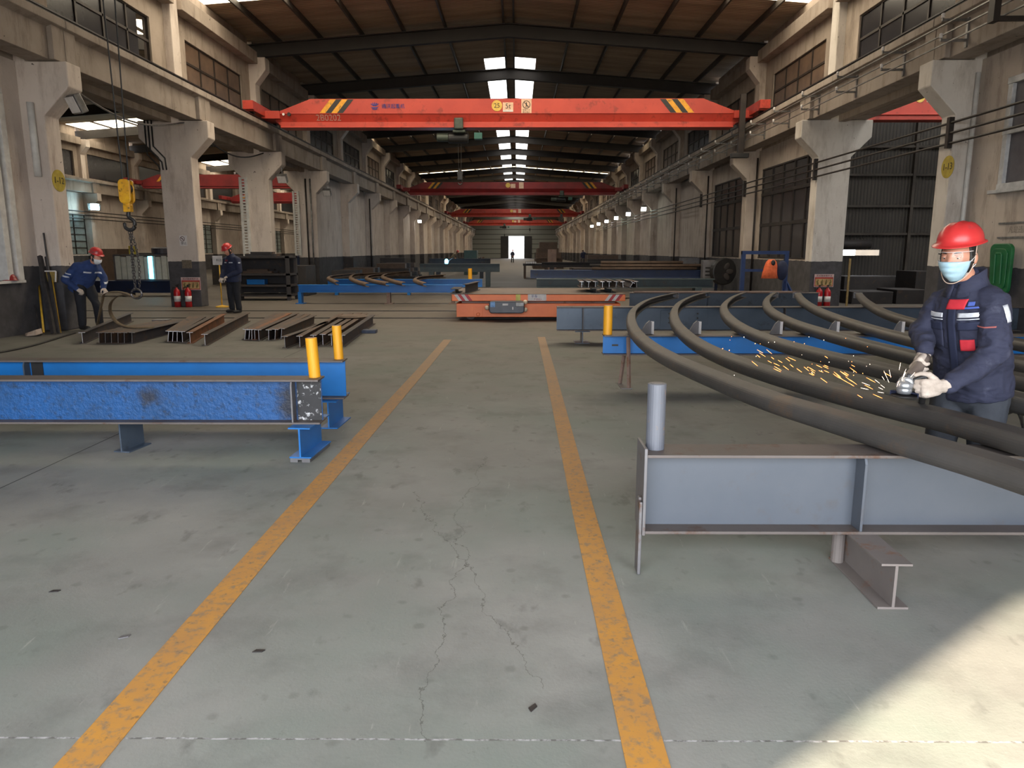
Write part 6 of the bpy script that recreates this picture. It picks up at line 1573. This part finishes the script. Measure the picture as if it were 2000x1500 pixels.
for px0,px1,yt,Y,l in ((1330,1366,504,30.5,'pale grey louvred unit low against the right wall'),(1374,1398,508,26.6,'second grey unit low against the right wall, beside the round fan')):
    root=thing('heater_unit',l,'heater',(gy(px0,yt,Y).x,Y,0)); w=gy(px1,yt,Y).x-gy(px0,yt,Y).x; h=gy(px0,yt,Y).z
    MB().box(0,w,0,0.35,0,h).build('casing',M_bare,root,bevel=0.01); m=MB()
    for i in range(5): m.box(0.08,w-0.08,-0.012,0,h*0.3+i*h*0.11,h*0.3+i*h*0.11+h*0.05)
    m.build('louvre_panel',M_black,root)
c=gy(1412,530,25.2); root=thing('wall_fan','round dark drum fan standing by the right windows','fan',(c.x,c.y,0))
MB().lathe([(0.42,-0.12),(0.46,-0.1),(0.46,0.1),(0.42,0.12)],(0,0,c.z),26,0,Euler((PI/2,0,0.3)).to_matrix()).build('drum',M_black,root)
MB().box(-0.3,0.3,-0.2,0.2,0,0.06).box(-0.04,0.04,-0.04,0.04,0.06,c.z-0.4).build('stand',M_dkiron,root)
m=MB()
for k in range(6): m.ball((0.2*math.cos(k*PI/3),-0.13,c.z+0.2*math.sin(k*PI/3)),(0.13,0.01,0.09),10,6,0,Euler((0,-k*PI/3,0)).to_matrix())
m.build('blades',M_pipe_d,root)
# blue frame with the orange waistcoat
f0=gz(1540,598,0); YF=18.9+0.9; xa=gy(1452,500,YF).x; xb=gy(1536,500,YF).x; zf=gy(1500,490,YF).z
root=thing('work_gantry','tall blue steel frame by the right windows, with clothes hung on it','frame',(xa,YF,0))
for x in (0,xb-xa): MB().box(x-0.05,x+0.05,-0.05,0.05,0,zf).build('post',M_rackblue,root)
MB().box(-0.05,xb-xa+0.05,-0.06,0.06,zf-0.09,zf).build('crossbar',M_rackblue,root)
m=MB(); m.tube([(xb-xa,0,0.75),(xb-xa+0.42,0,0.02)],0.04,4).tube([(xb-xa,0,0.75),(xb-xa,-0.4,0.02)],0.04,4).build('brace',M_rackblue,root)
MB().box(0.05,xb-xa-0.05,-0.02,0.02,0.95,1.02).build('rail',M_rackblue,root)
c=gy(1506,526,YF-0.12); root=thing('work_vest','bright orange work vest hanging on the tall blue frame','vest',c)
v=MB(); rings=[]
for z,w,d in ((0.26,0.07,0.04),(0.20,0.13,0.07),(0.08,0.17,0.09),(-0.08,0.19,0.10),(-0.24,0.22,0.10)):
    rings.append([Vector((w*math.cos(a)+0.015*math.sin(4*a)-0.02*(z<0),d*math.sin(a)+0.012*math.sin(5*a+z*9),z)) for a in [2*PI*i/24 for i in range(24)]])
v.loft(rings[::-1]).build('cloth',M_orangecloth,root,smooth=True); MB().ball((0.02,-0.07,0.17),(0.06,0.04,0.08),12,8).build('neck_opening',M_black,root,smooth=True)
o=MB().ball((0,0,0),(0.16,0.1,0.26),14,10).build('dark_jacket',M_navy_d,loc=(c.x+0.30,YF-0.1,c.z-0.03),smooth=True); tag(o,'dark jacket bundled on the blue frame beside the orange vest','jacket')
# stock in the right shed
for i,(px0,px1,yt,yb,Y,l,m) in enumerate(((1665,1745,570,600,21.0,'low dark steel bin on the left inside the right shed',M_dkiron),(1752,1812,566,600,21.0,'low dark steel bin in the middle of the right shed',M_dkiron),(1650,1790,540,560,24.0,'long dark stack of plates inside the right shed',M_dkiron),(1790,1835,530,560,22.4,'dark crate at the right inside the shed behind the worker\'s helmet',M_dkiron))):
    pbox('steel_bin' if 'bin' in l else ('plate_stack' if 'stack' in l else 'crate'),l,'bin' if 'bin' in l else 'stack',px0,px1,yt,Y,1.2,m)
a=gy(1640,477,25.6); b=gy(1728,477,25.6); o=MB().tube([(0,0,0),(b.x-a.x,0,0)],0.17,16).build('air_duct',M_dkiron,loc=(a.x,26.7,a.z),smooth=True); tag(o,'fat grey duct along the corrugated partition above its lit slot','duct')
# welding screen of white ribbed panels in the adjoining left hall, on a dark blue bench
wa=gz(150,582,0); YW=wa.y+1.0; xa=gy(100,548,YW).x; xb=gy(372,548,YW).x; zt_=gy(300,548,YW).z; zb_=gy(300,577,YW).z
root=thing('steel_bench_beam','dark blue beam bench in the adjoining left hall under the white panels','steel beam',(xa,YW,0))
hbeam(root,xb-xa,max(0.12,zb_),zt_,0.4,M_navyp,M_navyp)
for x in (0.6,(xb-xa)*0.55,xb-xa-0.4): MB().box(x-0.12,x+0.12,-0.2,0.2,0,max(0.12,zb_)).build('leg',M_black,root)
xa=gy(228,545,YW).x; xb=gy(352,545,YW).x; z1=gy(290,497,YW).z
M_panelw=pm('white_ribbed_panel',(214,216,208),(196,200,194),6,0.55)
root=thing('ribbed_panel_box','white ribbed sheet box with a painted blue arc glow in the adjoining left hall','box',(xa,YW,zt_))
W=xb-xa; Hh=z1-zt_; n=11
for i in range(n):
    x0=W*i/n; x1=W*(i+1)/n
    MB().ext([(x0,0),(x1-0.03,-0.0),(x1-0.03,0.05),(x0,0.10)],'z',0.03,Hh-0.05-0.03*(i%2)).build('panel_sheet',M_panelw,root)
MB().box(-0.06,W,-0.04,0.18,0,0.04).box(-0.06,W,-0.02,0.5,Hh-0.04,Hh).box(-0.06,0,-0.0,0.5,0,Hh).build('edge_frame',M_bare,root)
MB().box(W*0.52,W*0.585,-0.012,-0.004,0.06,Hh-0.06).build('painted_arc_glow',emis('painted_arc_cyan',(90,220,255),5.0),root)  # emissive strip stands in for welding arc light falling on the panels
c=gy(250,491,YW-0.25); root=thing('warning_sign','small yellow warning sign standing on the white panel box','sign',(c.x,YW+0.05,z1-0.0))
MB().bc((0,0,0.14),(0.26,0.01,0.27)).build('panel',pm('warning_yellow',(204,186,70),(186,166,60),9,0.6),root); MB().ext([(-0.08,0.09),(0.08,0.09),(0,0.23)],'y',-0.009,-0.006).build('symbol',M_ink,root)
o=MB().lathe([(0.32,0),(0.34,0.03),(0.34,0.2),(0.30,0.24)],(0,0,0),24).build('drum',pm('dark_drum',(52,50,60),(44,42,52),6,0.5),loc=(gy(309,492,YW).x,YW+0.3,z1)); tag(o,'low dark drum on the white panel box in the left hall','drum')
# machines and stock deeper in the adjoining hall
pbox('machine_cabinet','dark brown machine in the adjoining left hall behind the bent worker','machine',196,228,486,29.0,1.6,M_brown)
pbox('steel_bin','long dark stack in the adjoining left hall under the gridded window','bin',205,330,494,34.0,2.0,M_dkiron)
pbox('steel_bin','dark machine bed in the adjoining left hall past the second column','bin',412,500,505,33.0,2.5,M_dkiron)
pbox('steel_bin','dark machine bed in the adjoining left hall past the third column','bin',546,594,500,38.0,2.5,M_navyp)
for i in range(4):
    o=MB().tube([(0,0,0),(0,0,4.0)],0.03,8).build('conduit',M_pipe_d,loc=(AX+0.35,32.4+i*0.5,0.4)); tag(o,'dark vertical pipe on the far wall of the adjoining left hall','pipe','pipes on the far wall of the left hall')
for i,z in enumerate((3.75,3.55,3.35)):
    o=MB().tube([(AX+0.12,Yk(2),z),(AX+0.12,90,z)],0.03,8).build('wall_pipe',M_pipe_d); tag(o,'%s of three dark pipes across the far wall of the adjoining left hall'%('topmost','middle','lowest')[i],'pipe')
M_chip=pm('dark_metal_chip',(48,42,42),(36,33,34),9,0.6)
for px,py,rzz,l in ((107,1155,0.2,'small dark metal chip on the floor at the lower left'),(243,1244,0.5,'small pale chip on the floor left of the left yellow line'),(1040,1383,1.0,'small dark scrap on the floor just left of the right yellow line'),(505,1272,0.1,'thin dark sliver on the floor right of the left yellow line')):
    c=gz(px,py,0); o=MB().ext([(-0.022,-0.008),(0.014,-0.010),(0.024,0.004),(-0.010,0.010)],'z',0,0.004).build('metal_chip',M_bare if 'pale' in l else M_chip,loc=(c.x,c.y,0.0),rot=(0,0,rzz)); tag(o,l,'scrap')
# blue arc at the welder
c=gy(872,508,38.5); root=thing('welding_arc','blue glowing welding arc far down the left side','welding arc',(c.x,38.5,0.95))
MB().ball((0,0,0),(0.10,0.10,0.14),12,9).build('arc_core',emis('arc_core_blue',(90,190,255),12),root,smooth=True)
MB().tube([(0.1,0,0.02),(0.35,0.05,0.2)],0.02,8).build('torch',M_black,root)
pl=bpy.data.lights.new('arc_light','POINT'); pl.energy=25; pl.color=(0.35,0.7,1.0); pl.shadow_soft_size=0.1
po=bpy.data.objects.new('arc_light',pl); COL.objects.link(po); po.location=(c.x,38.3,1.2)
# ================================================================== light
w=bpy.data.worlds.new('world'); scene.world=w; w.use_nodes=True
bg=w.node_tree.nodes['Background']; bg.inputs[0].default_value=(0.90,0.945,1.0,1); bg.inputs[1].default_value=5.0
sd=bpy.data.lights.new('sun','SUN'); sd.energy=11.0; sd.angle=math.radians(0.7); sd.color=(1.0,0.84,0.62)
so=bpy.data.objects.new('sun',sd); COL.objects.link(so)
el=math.radians(25); az=Vector((0.79,0.61)).normalized()
dvec=Vector((az.x*math.cos(el),az.y*math.cos(el),-math.sin(el)))
so.rotation_euler=dvec.to_track_quat('-Z','Y').to_euler()
def area(name,loc,rot,sx,sy,e,col=(1,1,1),portal=False):
    d=bpy.data.lights.new(name,'AREA'); d.shape='RECTANGLE'; d.size=sx; d.size_y=sy; d.energy=e; d.color=col
    if portal: d.cycles.is_portal=True
    o=bpy.data.objects.new(name,d); COL.objects.link(o); o.location=loc; o.rotation_euler=rot; return o
area('gate_portal',(-0.3,YB+0.05,2.6),(PI/2,0,0),10.6,5.2,1,portal=True)
scene.view_settings.view_transform='Standard'; scene.view_settings.look='None'
scene.view_settings.gamma=1.0; scene.view_settings.use_curve_mapping=False
scene.view_settings.exposure=1.08
cy=scene.cycles
cy.use_denoising=True; cy.max_bounces=8; cy.diffuse_bounces=5; cy.glossy_bounces=3; cy.transmission_bounces=4; cy.transparent_max_bounces=8
cy.caustics_reflective=False; cy.caustics_refractive=False; cy.sample_clamp_indirect=8.0
